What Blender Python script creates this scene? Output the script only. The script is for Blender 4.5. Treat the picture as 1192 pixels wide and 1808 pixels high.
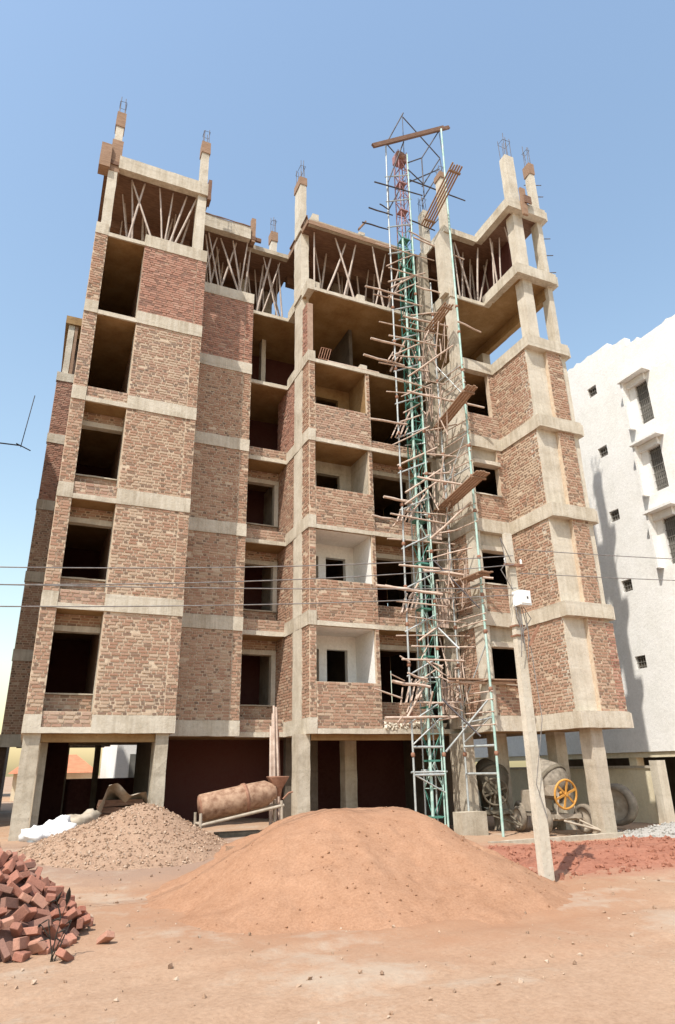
import bpy, math, random
from mathutils import Vector, Matrix, noise
R = math.radians
random.seed(7)
scene = bpy.context.scene
for o in list(bpy.data.objects): bpy.data.objects.remove(o)
COL = scene.collection

# ------------------------------------------------------------------ camera
cam_d = bpy.data.cameras.new('camera'); cam = bpy.data.objects.new('camera', cam_d); COL.objects.link(cam)
PITCH, YAW, ROLL = 0.3707, 0.4232, -0.0185
r0 = Vector((math.cos(YAW), -math.sin(YAW), 0)); f0 = Vector((math.sin(YAW), math.cos(YAW), 0)); u0 = Vector((0, 0, 1))
fw = f0*math.cos(PITCH)+u0*math.sin(PITCH); up = -f0*math.sin(PITCH)+u0*math.cos(PITCH)
rr = r0*math.cos(ROLL)+up*math.sin(ROLL); uu = -r0*math.sin(ROLL)+up*math.cos(ROLL)
m = Matrix((rr, uu, -fw)).transposed().to_4x4(); m.translation = Vector((0, 0, 1.7))
cam.matrix_world = m
cam_d.sensor_fit = 'HORIZONTAL'; cam_d.sensor_width = 36; cam_d.lens = 1172.58/1192*36
cam_d.shift_y = -4/1192; cam_d.clip_start = 0.05; cam_d.clip_end = 3000
scene.camera = cam

# ------------------------------------------------------------------ sky, sun, exposure
SUN_EL, SUN_AZ = R(57.0), R(231.7)          # direction towards the sun, clockwise from +Y
w = bpy.data.worlds.new('World'); scene.world = w; w.use_nodes = True
nt = w.node_tree; bg = nt.nodes['Background']
sky = nt.nodes.new('ShaderNodeTexSky'); sky.sky_type = 'NISHITA'; sky.sun_disc = False
sky.sun_elevation = SUN_EL; sky.sun_rotation = SUN_AZ; sky.air_density = 1.85; sky.dust_density = 1.3; sky.ozone_density = 1.0
nt.links.new(sky.outputs[0], bg.inputs[0]); bg.inputs[1].default_value = 0.15
sd = bpy.data.lights.new('sun', 'SUN'); sd.energy = 4.1; sd.angle = R(0.55); sd.color = (1.0, 0.94, 0.85)
so = bpy.data.objects.new('sun', sd); COL.objects.link(so)
to_sun = Vector((math.sin(SUN_AZ)*math.cos(SUN_EL), math.cos(SUN_AZ)*math.cos(SUN_EL), math.sin(SUN_EL)))
so.rotation_euler = to_sun.to_track_quat('Z', 'Y').to_euler()
scene.view_settings.view_transform = 'Standard'; scene.view_settings.look = 'None'
scene.view_settings.exposure = 0.52; scene.view_settings.gamma = 1.0
scene.render.engine = 'CYCLES'

# ------------------------------------------------------------------ materials
def nodes(name):
    mt = bpy.data.materials.new(name); mt.use_nodes = True
    t = mt.node_tree; b = t.nodes['Principled BSDF']; b.inputs['Specular IOR Level'].default_value = 0.25
    return mt, t, b
def N(t, typ, **kw):
    n = t.nodes.new(typ)
    for k, v in kw.items(): setattr(n, k, v)
    return n
def pos(t, scale=(1, 1, 1), obj=False):
    g = N(t, 'ShaderNodeTexCoord') if obj else N(t, 'ShaderNodeNewGeometry')
    mp = N(t, 'ShaderNodeMapping'); mp.inputs['Scale'].default_value = scale
    t.links.new(g.outputs['Object' if obj else 'Position'], mp.inputs[0]); return mp.outputs[0]
def nz(t, vec, scale, detail=6, rough=.6):
    n = N(t, 'ShaderNodeTexNoise'); n.inputs['Scale'].default_value = scale; n.inputs['Detail'].default_value = detail
    n.inputs['Roughness'].default_value = rough; t.links.new(vec, n.inputs[0]); return n.outputs[0]
def ramp(t, fac, stops, interp='LINEAR'):
    n = N(t, 'ShaderNodeValToRGB'); n.color_ramp.interpolation = interp
    e = n.color_ramp.elements
    while len(e) < len(stops): e.new(.5)
    for i, (p, c) in enumerate(stops):
        e[i].position = p; e[i].color = (c if len(c) == 4 else (*c, 1))
    t.links.new(fac, n.inputs[0]); return n.outputs[0]
def mix(t, fac, a, b, mode='MIX'):
    n = N(t, 'ShaderNodeMix', data_type='RGBA', blend_type=mode)
    for k, v in ((0, fac), (6, a), (7, b)):
        if isinstance(v, (int, float)): n.inputs[k].default_value = v
        elif isinstance(v, tuple): n.inputs[k].default_value = (*v, 1)
        else: t.links.new(v, n.inputs[k])
    return n.outputs[2]
def bump(t, b, h, strength, dist):
    n = N(t, 'ShaderNodeBump'); n.inputs['Strength'].default_value = strength; n.inputs['Distance'].default_value = dist
    t.links.new(h, n.inputs['Height']); t.links.new(n.outputs[0], b.inputs['Normal'])
def simple(name, c1, c2, scale=6, rough=.8, metal=0, bs=.3, bd=.01, stretch=(1, 1, 1), obj=True):
    mt, t, b = nodes(name); v = pos(t, stretch, obj); n = nz(t, v, scale)
    t.links.new(ramp(t, n, [(.3, c1), (.7, c2)]), b.inputs['Base Color'])
    b.inputs['Roughness'].default_value = rough; b.inputs['Metallic'].default_value = metal
    if bs: bump(t, b, nz(t, v, scale*5, 4), bs, bd)
    return mt
def concrete(name, base, dark, light, streak=.5, lines=.16):
    mt, t, b = nodes(name)
    v = pos(t); vs = pos(t, (3.4, 3.4, .2))
    n1 = nz(t, v, 1.3, 8, .65); n2 = nz(t, vs, 2.6, 7, .7); n3 = nz(t, v, 11, 8, .7)
    c = ramp(t, n1, [(.34, dark), (.5, base), (.66, light)])
    c = mix(t, ramp(t, n2, [(.47, (0, 0, 0)), (.64, (streak,)*3)]), c, light)
    c = mix(t, ramp(t, n2, [(.33, (.75*streak,)*3), (.46, (0, 0, 0))]), c, dark)
    c = mix(t, .33, c, ramp(t, n3, [(.25, tuple(x*.62 for x in base)), (.75, tuple(min(1, x*1.22) for x in base))]))
    vz = pos(t, (.02, .02, 1)); wv = N(t, 'ShaderNodeTexWave', wave_type='BANDS', bands_direction='Z'); wv.inputs['Scale'].default_value = .36; wv.inputs['Distortion'].default_value = .0
    ad = N(t, 'ShaderNodeVectorMath', operation='MULTIPLY_ADD'); t.links.new(n1, ad.inputs[0]); ad.inputs[1].default_value = (.25, .25, .25); t.links.new(vz, ad.inputs[2]); t.links.new(ad.outputs[0], wv.inputs[0])
    c = mix(t, ramp(t, wv.outputs[0], [(.0, (lines,)*3), (.03, (0, 0, 0))]), c, tuple(x*.6 for x in dark))
    pit = nz(t, v, 34, 3, .5); c = mix(t, ramp(t, pit, [(.27, (.55,)*3), (.36, (0, 0, 0))]), c, tuple(x*.55 for x in dark))
    t.links.new(c, b.inputs['Base Color']); b.inputs['Roughness'].default_value = .9
    bump(t, b, n3, .45, .03); return mt
def brickmat(name, cols, wash, washcol, attr=False):
    mt, t, b = nodes(name)
    g = N(t, 'ShaderNodeNewGeometry'); oi = N(t, 'ShaderNodeObjectInfo')
    a = N(t, 'ShaderNodeMath', operation='MULTIPLY_ADD'); t.links.new(oi.outputs['Random'], a.inputs[0]); a.inputs[1].default_value = 7.31
    t.links.new(g.outputs['Random Per Island'], a.inputs[2])
    fr = N(t, 'ShaderNodeMath', operation='FRACT'); t.links.new(a.outputs[0], fr.inputs[0])
    at_ = N(t, 'ShaderNodeAttribute'); at_.attribute_name = 'tone'
    c = ramp(t, at_.outputs['Fac'] if attr else fr.outputs[0], [(i/(len(cols)), q) for i, q in enumerate(cols)], 'CONSTANT')
    v = pos(t); big = nz(t, v, .9, 7, .7); mid = nz(t, v, 9, 6, .7); fine = nz(t, v, 60, 4, .7)
    fac = N(t, 'ShaderNodeMath', operation='MULTIPLY_ADD'); fac.use_clamp = True
    t.links.new(big, fac.inputs[0]); fac.inputs[1].default_value = 1.5
    wv = N(t, 'ShaderNodeMath', operation='MULTIPLY_ADD'); t.links.new(oi.outputs['Random'], wv.inputs[0]); wv.inputs[1].default_value = .34 if attr else 0; wv.inputs[2].default_value = wash-.75-(.17 if attr else 0); t.links.new(wv.outputs[0], fac.inputs[2])
    f2 = N(t, 'ShaderNodeMath', operation='MULTIPLY_ADD'); f2.use_clamp = True
    t.links.new(mid, f2.inputs[0]); f2.inputs[1].default_value = 1.6; t.links.new(fac.outputs[0], f2.inputs[2])
    f3 = N(t, 'ShaderNodeMath', operation='SUBTRACT'); f3.use_clamp = True; t.links.new(f2.outputs[0], f3.inputs[0]); f3.inputs[1].default_value = .72
    c = mix(t, f3.outputs[0], c, washcol)
    c = mix(t, .5, c, ramp(t, fine, [(.3, (.55, .55, .55)), (.7, (1.25, 1.25, 1.25))]), 'MULTIPLY')
    t.links.new(c, b.inputs['Base Color']); b.inputs['Roughness'].default_value = .93
    bump(t, b, fine, .4, .008); return mt
def earth(name, c1, c2, c3, s=.8, bd=.03, fine=26):
    mt, t, b = nodes(name); v = pos(t); a = nz(t, v, s, 9, .62); f = nz(t, v, fine, 8, .75); k = nz(t, v, 5, 6, .6)
    c = ramp(t, a, [(.3, c1), (.5, c2), (.7, c3)])
    c = mix(t, .55, c, ramp(t, f, [(.28, tuple(x*.5 for x in c1)), (.5, c2), (.75, tuple(min(1, x*1.35) for x in c3))]))
    c = mix(t, .3, c, ramp(t, k, [(.3, c1), (.7, c3)]))
    t.links.new(c, b.inputs['Base Color']); b.inputs['Roughness'].default_value = .97
    b.inputs['Specular IOR Level'].default_value = .1
    bump(t, b, mix(t, .5, f, k), .8, bd); return mt

M = {}
M['concrete'] = concrete('bare concrete', (.42, .365, .285), (.27, .225, .165), (.55, .495, .405))
M['concrete_band'] = concrete('streaked beam concrete', (.49, .435, .345), (.345, .29, .215), (.63, .58, .49), .8)
M['soffit'] = concrete('board marked bounce tinted slab concrete', (.29, .18, .08), (.20, .11, .045), (.38, .26, .135), .2)  # warm bounce light and shade under the slabs put into this brown
M['concrete_pale'] = concrete('pale cement plaster', (.53, .475, .385), (.40, .345, .265), (.64, .59, .50), .6, .08)
M['plaster_dark'] = concrete('shade darkened interior plaster', (.11, .09, .07), (.07, .055, .04), (.15, .125, .1), .3)  # base tone darkened to stand for the shade inside rooms
M['white_plaster'] = concrete('white painted plaster', (.80, .79, .76), (.73, .72, .68), (.84, .83, .81), .25, 0)
M['cream_plaster'] = concrete('cream painted plaster', (.72, .64, .47), (.62, .54, .38), (.78, .71, .56), .3, 0)
pink = [(.10, .05, .038), (.16, .078, .055), (.31, .16, .108), (.355, .195, .135), (.40, .24, .172), (.34, .172, .115), (.38, .215, .15), (.315, .145, .095), (.42, .275, .20), (.45, .325, .235), (.47, .35, .258)]
redd = [(.16, .062, .045), (.24, .10, .07), (.34, .15, .10), (.38, .18, .125), (.42, .22, .16), (.36, .155, .105), (.40, .20, .14), (.44, .26, .19)]
M['brick_pink'] = brickmat('pinkish country brick', pink, .56, (.50, .39, .285), True)
M['brick_red'] = brickmat('fresh red brick', redd, .34, (.48, .35, .28), True)
M['brick_single'] = brickmat('pinkish brick laid singly', pink[2:9], .56, (.50, .39, .285))
M['brick_pale'] = brickmat('cement washed brick', pink, .95, (.54, .46, .37), True)
M['brick_dark'] = brickmat('shade darkened red brick', [(.06, .02, .018), (.09, .03, .024), (.11, .038, .03), (.075, .025, .02)], .1, (.12, .06, .05))  # red brick with the shade of inner walls put into its colours
M['brick_heap'] = brickmat('loose fired brick', [(.22, .075, .05), (.30, .105, .07), (.36, .145, .098), (.27, .088, .058), (.41, .20, .14), (.19, .062, .044), (.34, .12, .078), (.16, .07, .055)], .28, (.42, .27, .20))
M['mortar'] = simple('pale mortar', (.44, .335, .24), (.60, .49, .37), 9, .95, obj=False)
M['mortar_red'] = simple('brown mortar', (.30, .20, .145), (.42, .30, .225), 9, .95, obj=False)
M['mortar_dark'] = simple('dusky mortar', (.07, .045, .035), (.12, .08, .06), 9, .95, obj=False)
M['wood'] = simple('weathered plank', (.20, .12, .075), (.36, .235, .16), 5, .85, stretch=(1, 8, 8))
M['wood_dark'] = simple('dark shuttering timber', (.11, .06, .04), (.23, .135, .09), 5, .85, stretch=(1, 6, 6))
M['pole'] = simple('peeled eucalyptus pole', (.34, .27, .225), (.58, .50, .44), 7, .8, stretch=(4, 4, .7))
M['bamboo'] = simple('dusty bamboo', (.36, .255, .195), (.60, .485, .405), 5, .75, stretch=(1, 1, 1))
M['steel'] = simple('pale galvanised tube', (.34, .37, .37), (.52, .54, .53), 5, .5, .3, bs=.1)
M['steel_green'] = simple('faded mint paint', (.24, .42, .36), (.52, .64, .59), 4, .55, .1, bs=.1)
M['green'] = simple('chipped green paint', (.035, .15, .11), (.13, .32, .26), 5, .55, .1, bs=.1)
M['steel_dark'] = simple('dark tube', (.05, .045, .05), (.12, .105, .105), 5, .55, .3, bs=.1)
M['rust'] = simple('rusty steel', (.20, .095, .06), (.36, .20, .135), 7, .8, .1)
M['rust_pale'] = simple('cement caked rusty drum', (.17, .085, .05), (.42, .28, .19), 7, .8, 0, obj=False)
M['mast_pink'] = simple('red oxide primer', (.26, .12, .12), (.44, .27, .27), 6, .7, .1)
M['rebar'] = simple('bare reinforcement steel', (.10, .085, .085), (.19, .165, .16), 8, .6, .4, bs=0)
M['orange'] = simple('orange enamel', (.42, .19, .04), (.62, .33, .08), 6, .5)
M['dusty_metal'] = simple('dusty machine grey', (.28, .235, .18), (.44, .375, .30), 6, .8)
M['drum_grey'] = simple('cement crusted drum', (.13, .11, .085), (.29, .25, .20), 9, .85)
M['dusty_dark'] = simple('dusty dark machine', (.10, .085, .06), (.19, .16, .12), 6, .8)
M['tyre'] = simple('dusty tyre', (.13, .11, .085), (.30, .25, .195), 5, .9)
M['white_box'] = simple('white enamel box', (.75, .76, .75), (.82, .83, .82), 4, .4, bs=.05)
M['white_sack'] = simple('white woven sack', (.60, .60, .60), (.80, .80, .80), 5, .75)
M['tarp'] = simple('dusty tarpaulin', (.26, .215, .16), (.46, .39, .31), 4, .85)
M['wire'] = simple('aluminium wire', (.14, .13, .125), (.27, .25, .24), 9, .5, bs=0)
M['glass_dark'] = simple('dusty window glass', (.12, .12, .11), (.19, .185, .17), 2, .12, bs=0)
M['frame_dark'] = simple('dusty grille steel', (.14, .13, .115), (.25, .235, .21), 5, .6, bs=0)
M['sand'] = earth('orange river sand', (.245, .125, .070), (.335, .185, .112), (.40, .238, .152), .8, .03, 30)
M['gravel'] = earth('sandy gravel', (.265, .165, .11), (.335, .222, .155), (.395, .28, .20), .8, .06, 18)
M['stone'] = brickmat('gravel stone', [(.19, .115, .075), (.33, .215, .145), (.40, .28, .20), (.27, .16, .10), (.46, .345, .26)], .3, (.40, .29, .205))
M['grey_stone'] = brickmat('grey crushed stone', [(.22, .205, .185), (.32, .30, .27), (.40, .38, .35), (.27, .25, .225)], .3, (.36, .34, .3))
M['ground'] = earth('dusty earth', (.29, .178, .112), (.36, .236, .157), (.415, .288, .202), .35, .025, 22)
def spill(mt):                                  # sand and red earth trodden out over the bare ground round the heaps
    t = mt.node_tree; b = t.nodes['Principled BSDF']; src = b.inputs['Base Color'].links[0].from_socket
    g = N(t, 'ShaderNodeNewGeometry'); n = nz(t, pos(t), 1.7, 8, .7)
    for cx, cy, sx, sy, col_, r0_, r1_ in ((5.0, 10.3, .27, .27, (.32, .178, .108), .72, 1.28), (11.3, 11.6, .22, .4, (.32, .15, .10), .75, 1.25), (2.4, 15.2, .36, .36, (.28, .19, .14), .8, 1.3)):
        sb = N(t, 'ShaderNodeVectorMath', operation='SUBTRACT'); t.links.new(g.outputs['Position'], sb.inputs[0]); sb.inputs[1].default_value = (cx, cy, 0)
        ml = N(t, 'ShaderNodeVectorMath', operation='MULTIPLY'); t.links.new(sb.outputs[0], ml.inputs[0]); ml.inputs[1].default_value = (sx, sy, 0)
        ln = N(t, 'ShaderNodeVectorMath', operation='LENGTH'); t.links.new(ml.outputs[0], ln.inputs[0])
        ad = N(t, 'ShaderNodeMath', operation='MULTIPLY_ADD'); t.links.new(n, ad.inputs[0]); ad.inputs[1].default_value = .9; t.links.new(ln.outputs['Value'], ad.inputs[2])
        mr = N(t, 'ShaderNodeMapRange'); t.links.new(ad.outputs[0], mr.inputs[0]); mr.inputs[1].default_value = r0_+.45; mr.inputs[2].default_value = r1_+.45; mr.inputs[3].default_value = 1; mr.inputs[4].default_value = 0
        src = mix(t, mr.outputs[0], src, col_)
    pt = nz(t, pos(t), .5, 8, .7); src = mix(t, ramp(t, pt, [(.52, (0, 0, 0)), (.62, (.55,)*3)]), src, (.40, .335, .265))
    t.links.new(src, b.inputs['Base Color'])
spill(M['ground'])
M['red_soil'] = earth('dug red soil', (.235, .09, .058), (.31, .13, .085), (.37, .19, .13), .7, .05, 16)
M['grey_gravel'] = earth('grey gravel', (.28, .26, .23), (.35, .33, .30), (.42, .40, .37), .9, .05, 20)
M['weed'] = simple('dried dark weed', (.02, .018, .015), (.06, .05, .04), 8, .8)
M['tile'] = simple('terracotta roof tile', (.42, .15, .08), (.55, .22, .12), 3, .85)
M['leaf'] = simple('dusty leaf', (.05, .085, .03), (.11, .15, .06), 3, .8)

# ------------------------------------------------------------------ mesh helpers
class MB:
    def __init__(s): s.v = []; s.f = []; s.sm = []
    def add(s, vs, fs, smooth=False):
        k = len(s.v); s.v += [tuple(p) for p in vs]; s.f += [tuple(i+k for i in f) for f in fs]; s.sm += [smooth]*len(fs)
    def box(s, x0, x1, y0, y1, z0, z1, j=0):
        J = (lambda: random.uniform(-j, j)) if j else (lambda: 0)
        s.add([(x+J(), y+J(), z+J()) for z in (z0, z1) for y in (y0, y1) for x in (x0, x1)],
              [(0, 2, 3, 1), (4, 5, 7, 6), (0, 1, 5, 4), (2, 6, 7, 3), (0, 4, 6, 2), (1, 3, 7, 5)])
        return s
    def rbox(s, x0, x1, y0, y1, z0, z1, j=.007):
        lo = [x0, y0, z0]; hi = [x1, y1, z1]; k = max(range(3), key=lambda i: hi[i]-lo[i]); a, b = [i for i in range(3) if i != k]
        n = max(1, int((hi[k]-lo[k])/.28)); vs = []
        for i in range(n+1):
            t = lo[k]+(hi[k]-lo[k])*i/n
            for va, vb in ((lo[a], lo[b]), (hi[a], lo[b]), (hi[a], hi[b]), (lo[a], hi[b])):
                p = [0, 0, 0]; p[k] = t; p[a] = va+random.uniform(-j, j); p[b] = vb+random.uniform(-j, j); vs.append(p)
        fs = [(4*i+q, 4*i+(q+1) % 4, 4*i+4+(q+1) % 4, 4*i+4+q) for i in range(n) for q in range(4)]+[(3, 2, 1, 0), tuple(range(4*n, 4*n+4))]
        if k == 1: fs = [f[::-1] for f in fs]
        s.add(vs, fs); return s
    def bar(s, p, q, r, n=8, r2=None, cap=True):
        p = Vector(p); q = Vector(q); d = (q-p).normalized(); r2 = r if r2 is None else r2
        a = d.orthogonal().normalized(); b = d.cross(a)
        vs = [p+(a*math.cos(t)+b*math.sin(t))*r for t in (2*math.pi*i/n for i in range(n))]
        vs += [q+(a*math.cos(t)+b*math.sin(t))*r2 for t in (2*math.pi*i/n for i in range(n))]
        s.add(vs, [(i, (i+1) % n, n+(i+1) % n, n+i) for i in range(n)], True)
        if cap: s.add(vs, [tuple(range(n))[::-1], tuple(range(n, 2*n))])
        return s
    def tube(s, pts, r, n=6):
        pts = [Vector(p) for p in pts]; k = len(s.v); rings = []
        for i, p in enumerate(pts):
            d = (pts[min(i+1, len(pts)-1)]-pts[max(i-1, 0)]).normalized()
            a = d.cross(Vector((0.13, .31, 1))).normalized(); b = d.cross(a)
            ri = r[i] if isinstance(r, (list, tuple)) else r
            rings.append([p+(a*math.cos(t)+b*math.sin(t))*ri for t in (2*math.pi*j/n for j in range(n))])
        vs = [q for g in rings for q in g]
        fs = [(i*n+j, i*n+(j+1) % n, (i+1)*n+(j+1) % n, (i+1)*n+j) for i in range(len(pts)-1) for j in range(n)]
        s.add(vs, fs, True); s.add(vs, [tuple(range(n))[::-1], tuple(range(len(vs)-n, len(vs)))]); return s
    def obox(s, p, q, w, h, upv=(0, 0, 1)):
        p = Vector(p); q = Vector(q); d = (q-p).normalized(); sd_ = d.cross(Vector(upv)).normalized(); u = sd_.cross(d)
        vs = [c+sd_*a*w/2+u*b*h/2 for c in (p, q) for b in (-1, 1) for a in (-1, 1)]
        s.add(vs, [(0, 2, 3, 1), (4, 5, 7, 6), (0, 1, 5, 4), (2, 6, 7, 3), (0, 4, 6, 2), (1, 3, 7, 5)]); return s
    def lathe(s, o, axis, prof, n=24, closed=False):
        o = Vector(o); d = Vector(axis).normalized(); a = d.orthogonal().normalized(); b = d.cross(a)
        vs = [o+d*h+(a*math.cos(t)+b*math.sin(t))*r for h, r in prof for t in (2*math.pi*i/n for i in range(n))]
        m_ = len(prof); fs = [(i*n+j, i*n+(j+1) % n, ((i+1) % m_)*n+(j+1) % n, ((i+1) % m_)*n+j) for i in range(m_ if closed else m_-1) for j in range(n)]
        s.add(vs, fs, True); return s
    def mesh(s, name, mat):
        me = bpy.data.meshes.new(name); me.from_pydata(s.v, [], s.f); me.materials.append(M[mat] if isinstance(mat, str) else mat)
        me.polygons.foreach_set('use_smooth', s.sm); me.update(); return me
    def build(s, name, mat, parent=None, **tags):
        return link(name, s.mesh(name, mat), parent, **tags)
def link(name, me, parent=None, label=None, cat=None, group=None, kind=None, loc=None):
    o = bpy.data.objects.new(name, me); COL.objects.link(o)
    if parent: o.parent = parent
    if loc is not None: o.location = loc
    if label: o['label'] = label
    if cat: o['category'] = cat
    if group: o['group'] = group
    if kind: o['kind'] = kind
    return o
def thing(name, label, cat, loc=(0, 0, 0), group=None): return link(name, None, None, label, cat, group, loc=loc)
def bx(name, mat, parent, *a, **t): return MB().box(*a).build(name, mat, parent, **t)
ORD = ['first', 'second', 'third', 'fourth', 'fifth', 'sixth', 'seventh', 'eighth', 'ninth', 'tenth', 'eleventh', 'twelfth', 'thirteenth', 'fourteenth', 'fifteenth', 'sixteenth', 'seventeenth', 'eighteenth', 'nineteenth', 'twentieth', 'twenty first', 'twenty second']
_O = ['first', 'second', 'third', 'fourth', 'fifth', 'sixth', 'seventh', 'eighth', 'ninth', 'tenth', 'eleventh', 'twelfth', 'thirteenth', 'fourteenth', 'fifteenth', 'sixteenth']
def fn(x, y, s=1., seed=0.): return noise.noise(Vector((x*s+seed, y*s-seed, seed*.7)))
def sstep(a, b, x):
    t = max(0, min(1, (x-a)/(b-a))); return t*t*(3-2*t)

# ------------------------------------------------------------------ ground
def gz(x, y):
    z = .30*sstep(11.5, 16, y)*sstep(10.5, 6, x) - .07*sstep(9, 13, x)*sstep(8, 12, y)
    near = sstep(60, 25, abs(x)+abs(y))
    yc = 6.3+.10*(x-3)+.25*math.sin(x*.5)
    for k_ in (-.72, .72): z -= near*.030*math.exp(-((y-yc-k_)/.15)**2); z += near*.012*math.exp(-((y-yc-k_-.24)/.09)**2)
    return z + near*(.035*fn(x, y, .9, 3)+.012*fn(x, y, 4.1, 9)+.006*fn(x, y, 11, 2))
def axis(lo, hi, d, far):
    a = []; x = lo
    while x <= hi: a.append(x); x += d
    s = d; x = a[-1]
    while x < far: s *= 1.35; x += s; a.append(x)
    s = d; x = a[0]; pre = []
    while x > -far: s *= 1.35; x -= s; pre.append(x)
    return pre[::-1]+a
def sheet(name, xs, ys, zf, mat, **t):
    b = MB(); nx = len(xs)
    b.add([(x, y, zf(x, y)) for y in ys for x in xs],
          [(j*nx+i, j*nx+i+1, (j+1)*nx+i+1, (j+1)*nx+i) for j in range(len(ys)-1) for i in range(nx-1)], True)
    return b.build(name, mat, None, **t)
sheet('ground', axis(-4, 18, .14, 400), axis(2, 22, .14, 400), gz, 'ground', kind='structure')

def heap(name, mat, zf, x0, x1, y0, y1, d, **t):
    nx = int((x1-x0)/d)+1; ny = int((y1-y0)/d)+1
    xs = [x0+i*d for i in range(nx)]; ys = [y0+i*d for i in range(ny)]
    b = MB(); idx = {}; vs = []
    H = [[zf(x, y) for x in xs] for y in ys]
    G = [[gz(x, y) for x in xs] for y in ys]
    for j in range(ny-1):
        for i in range(nx-1):
            q = [(j, i), (j, i+1), (j+1, i+1), (j+1, i)]
            if max(H[a][c]-G[a][c] for a, c in q) > -.01:
                f = []
                for a, c in q:
                    if (a, c) not in idx: idx[(a, c)] = len(vs); vs.append((xs[c], ys[a], max(H[a][c], G[a][c]-.05)))
                    f.append(idx[(a, c)])
                b.f.append(tuple(f)); b.sm.append(True)
    b.v = vs; return b.build(name, mat, None, **t)
def mound(x, y, cx, cy, rl, rr_, rf, rb, h, p=1.1, ridge=0):
    dx = x-cx
    if ridge: dx = 0 if 0 <= dx <= ridge else (dx if dx < 0 else dx-ridge)
    dy = y-cy
    t = math.hypot(dx/(rl if dx < 0 else rr_), dy/(rf if dy < 0 else rb))
    return h*(max(0, 1-t)**p) if t < 1 else -(t-1)*h*.8
def smin(a, b, k=.1):
    h = max(k-abs(a-b), 0)/k; return min(a, b)-h*h*k*.25
def sand_z(x, y):
    wob = .22*fn(x, y, .8, 5)+.07*fn(x, y, 2.6, 7)
    a = mound(x+wob, y+wob, 4.35, 10.7, 2.55, 2.35, 3.2, 2.4, 1.30, 1.12, 1.35)
    a = smin(a, 1.07+.03*fn(x, y, .9, 4), .25)
    c = mound(x, y, 4.9, 14.2, 1.7, 1.3, 1.6, 1.3, .50, 1.1)
    z = max(a, c)
    th = math.atan2(y-10.7, x-5.0); rad = math.hypot(x-5.0, y-10.7)
    gul = -.055*max(0, fn(th*3.2, rad*.35, 1, 21))*sstep(.6, 1.6, rad)            # slides running down the slope
    cutx = -.10*sstep(.35, 0, abs(math.hypot(x-6.6, y-9.6)-.15))*sstep(.5, .1, math.hypot(x-6.6, y-9.6)) - .09*sstep(.45, .1, math.hypot(x-3.6, y-9.3))
    foot = sum(-.035*sstep(.13, .04, math.hypot((x-px)*1.5, y-py)) for px, py in ((4.9, 8.6), (5.15, 8.95), (4.95, 9.3), (5.25, 9.65), (7.0, 9.2), (6.9, 9.6)))
    return gz(x, y)*.6+z+gul+cutx+foot+.045*fn(x, y, 1.6, 2)+.024*fn(x, y, 5.3, 8)+.012*fn(x, y, 14, 1)
heap('sand_heap', 'sand', sand_z, 1.2, 9.2, 6.8, 16.2, .06, label='big heap of orange building sand in front of the unfinished block', cat='sand heap')
def gravel_z(x, y):
    a = mound(x, y, 2.42, 15.45, 2.3, 1.75, 2.1, 1.7, .86, 1.0)
    return gz(x, y)+smin(a, .78, .15)+.03*fn(x, y, 2.2, 6)+.016*fn(x, y, 8, 3)
heap('gravel_heap', 'gravel', gravel_z, -.2, 4.6, 12.8, 17.6, .06, label='brown gravel heap under the left bay, in front of the open ground floor', cat='gravel heap')
def soil_z(x, y):
    a = mound(x, y, 11.4, 11.6, 3.6, 5.5, 1.9, 1.9, .24, .8)
    return gz(x, y)+a+.06*fn(x, y, 1.3, 12)+.03*fn(x, y, 4.5, 15)
heap('red_soil_heap', 'red_soil', soil_z, 7.2, 18, 9.2, 14, .08, label='low spread of dug red soil beside the concrete pole', cat='soil heap')
def ggz(x, y): return gz(x, y)+mound(x, y, 16.2, 13.6, 2.4, 3.5, 1.1, 1.6, .42, 1.0)+.03*fn(x, y, 3, 5)
heap('grey_gravel_heap', 'grey_gravel', ggz, 13.4, 20, 12, 16, .08, label='grey gravel heap beside the right corner column', cat='gravel heap')

# stones strewn over heaps and ground (uncountable)
def ico(b, p, r):
    t = .85; J = lambda: random.uniform(.6, 1.25)
    q = Matrix.Rotation(random.random()*6.28, 3, Vector((random.gauss(0, 1), random.gauss(0, 1), random.gauss(0, 1)+.01)).normalized())
    base = [(1, 0, 0), (-1, 0, 0), (0, 1, 0), (0, -1, 0), (0, 0, 1), (0, 0, -1)]
    vs = [Vector(p)+q @ (Vector(c)*r*J()) for c in base]
    b.add(vs, [(0, 2, 4), (2, 1, 4), (1, 3, 4), (3, 0, 4), (2, 0, 5), (1, 2, 5), (3, 1, 5), (0, 3, 5)])
def strew(name, mat, n, sample, rmin, rmax, label, cat):
    b = MB()
    for i in range(n):
        x, y, z = sample(); r = rmin+(rmax-rmin)*random.random()**3
        ico(b, (x, y, z+r*.25), r)
    b.build(name, mat, None, label=label, cat=cat, kind='stuff')
def s_gravel():
    while True:
        x = random.uniform(0, 4.4); y = random.uniform(13, 17)
        z = gravel_z(x, y)
        if z > gz(x, y)-.01: return x, y, z
strew('gravel_stones', 'stone', 5200, s_gravel, .008, .04, 'loose stones covering the brown gravel heap', 'stones')
def s_sand():
    while True:
        a = random.random()
        if a < .45: x = random.gauss(6.4, .7); y = random.gauss(9.2, .8)
        elif a < .7: x = random.gauss(4.1, .6); y = random.gauss(8.7, .5)
        else: x = random.uniform(2, 8); y = random.uniform(8, 11)
        z = sand_z(x, y)
        if z > gz(x, y): return x, y, z
strew('sand_clods', 'sand', 420, s_sand, .005, .028, 'small clods and pebbles on the orange sand heap', 'clods')
def s_soil():
    x = random.uniform(7.6, 15); y = random.uniform(9.4, 13.2); return x, y, max(gz(x, y), soil_z(x, y))
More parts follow.
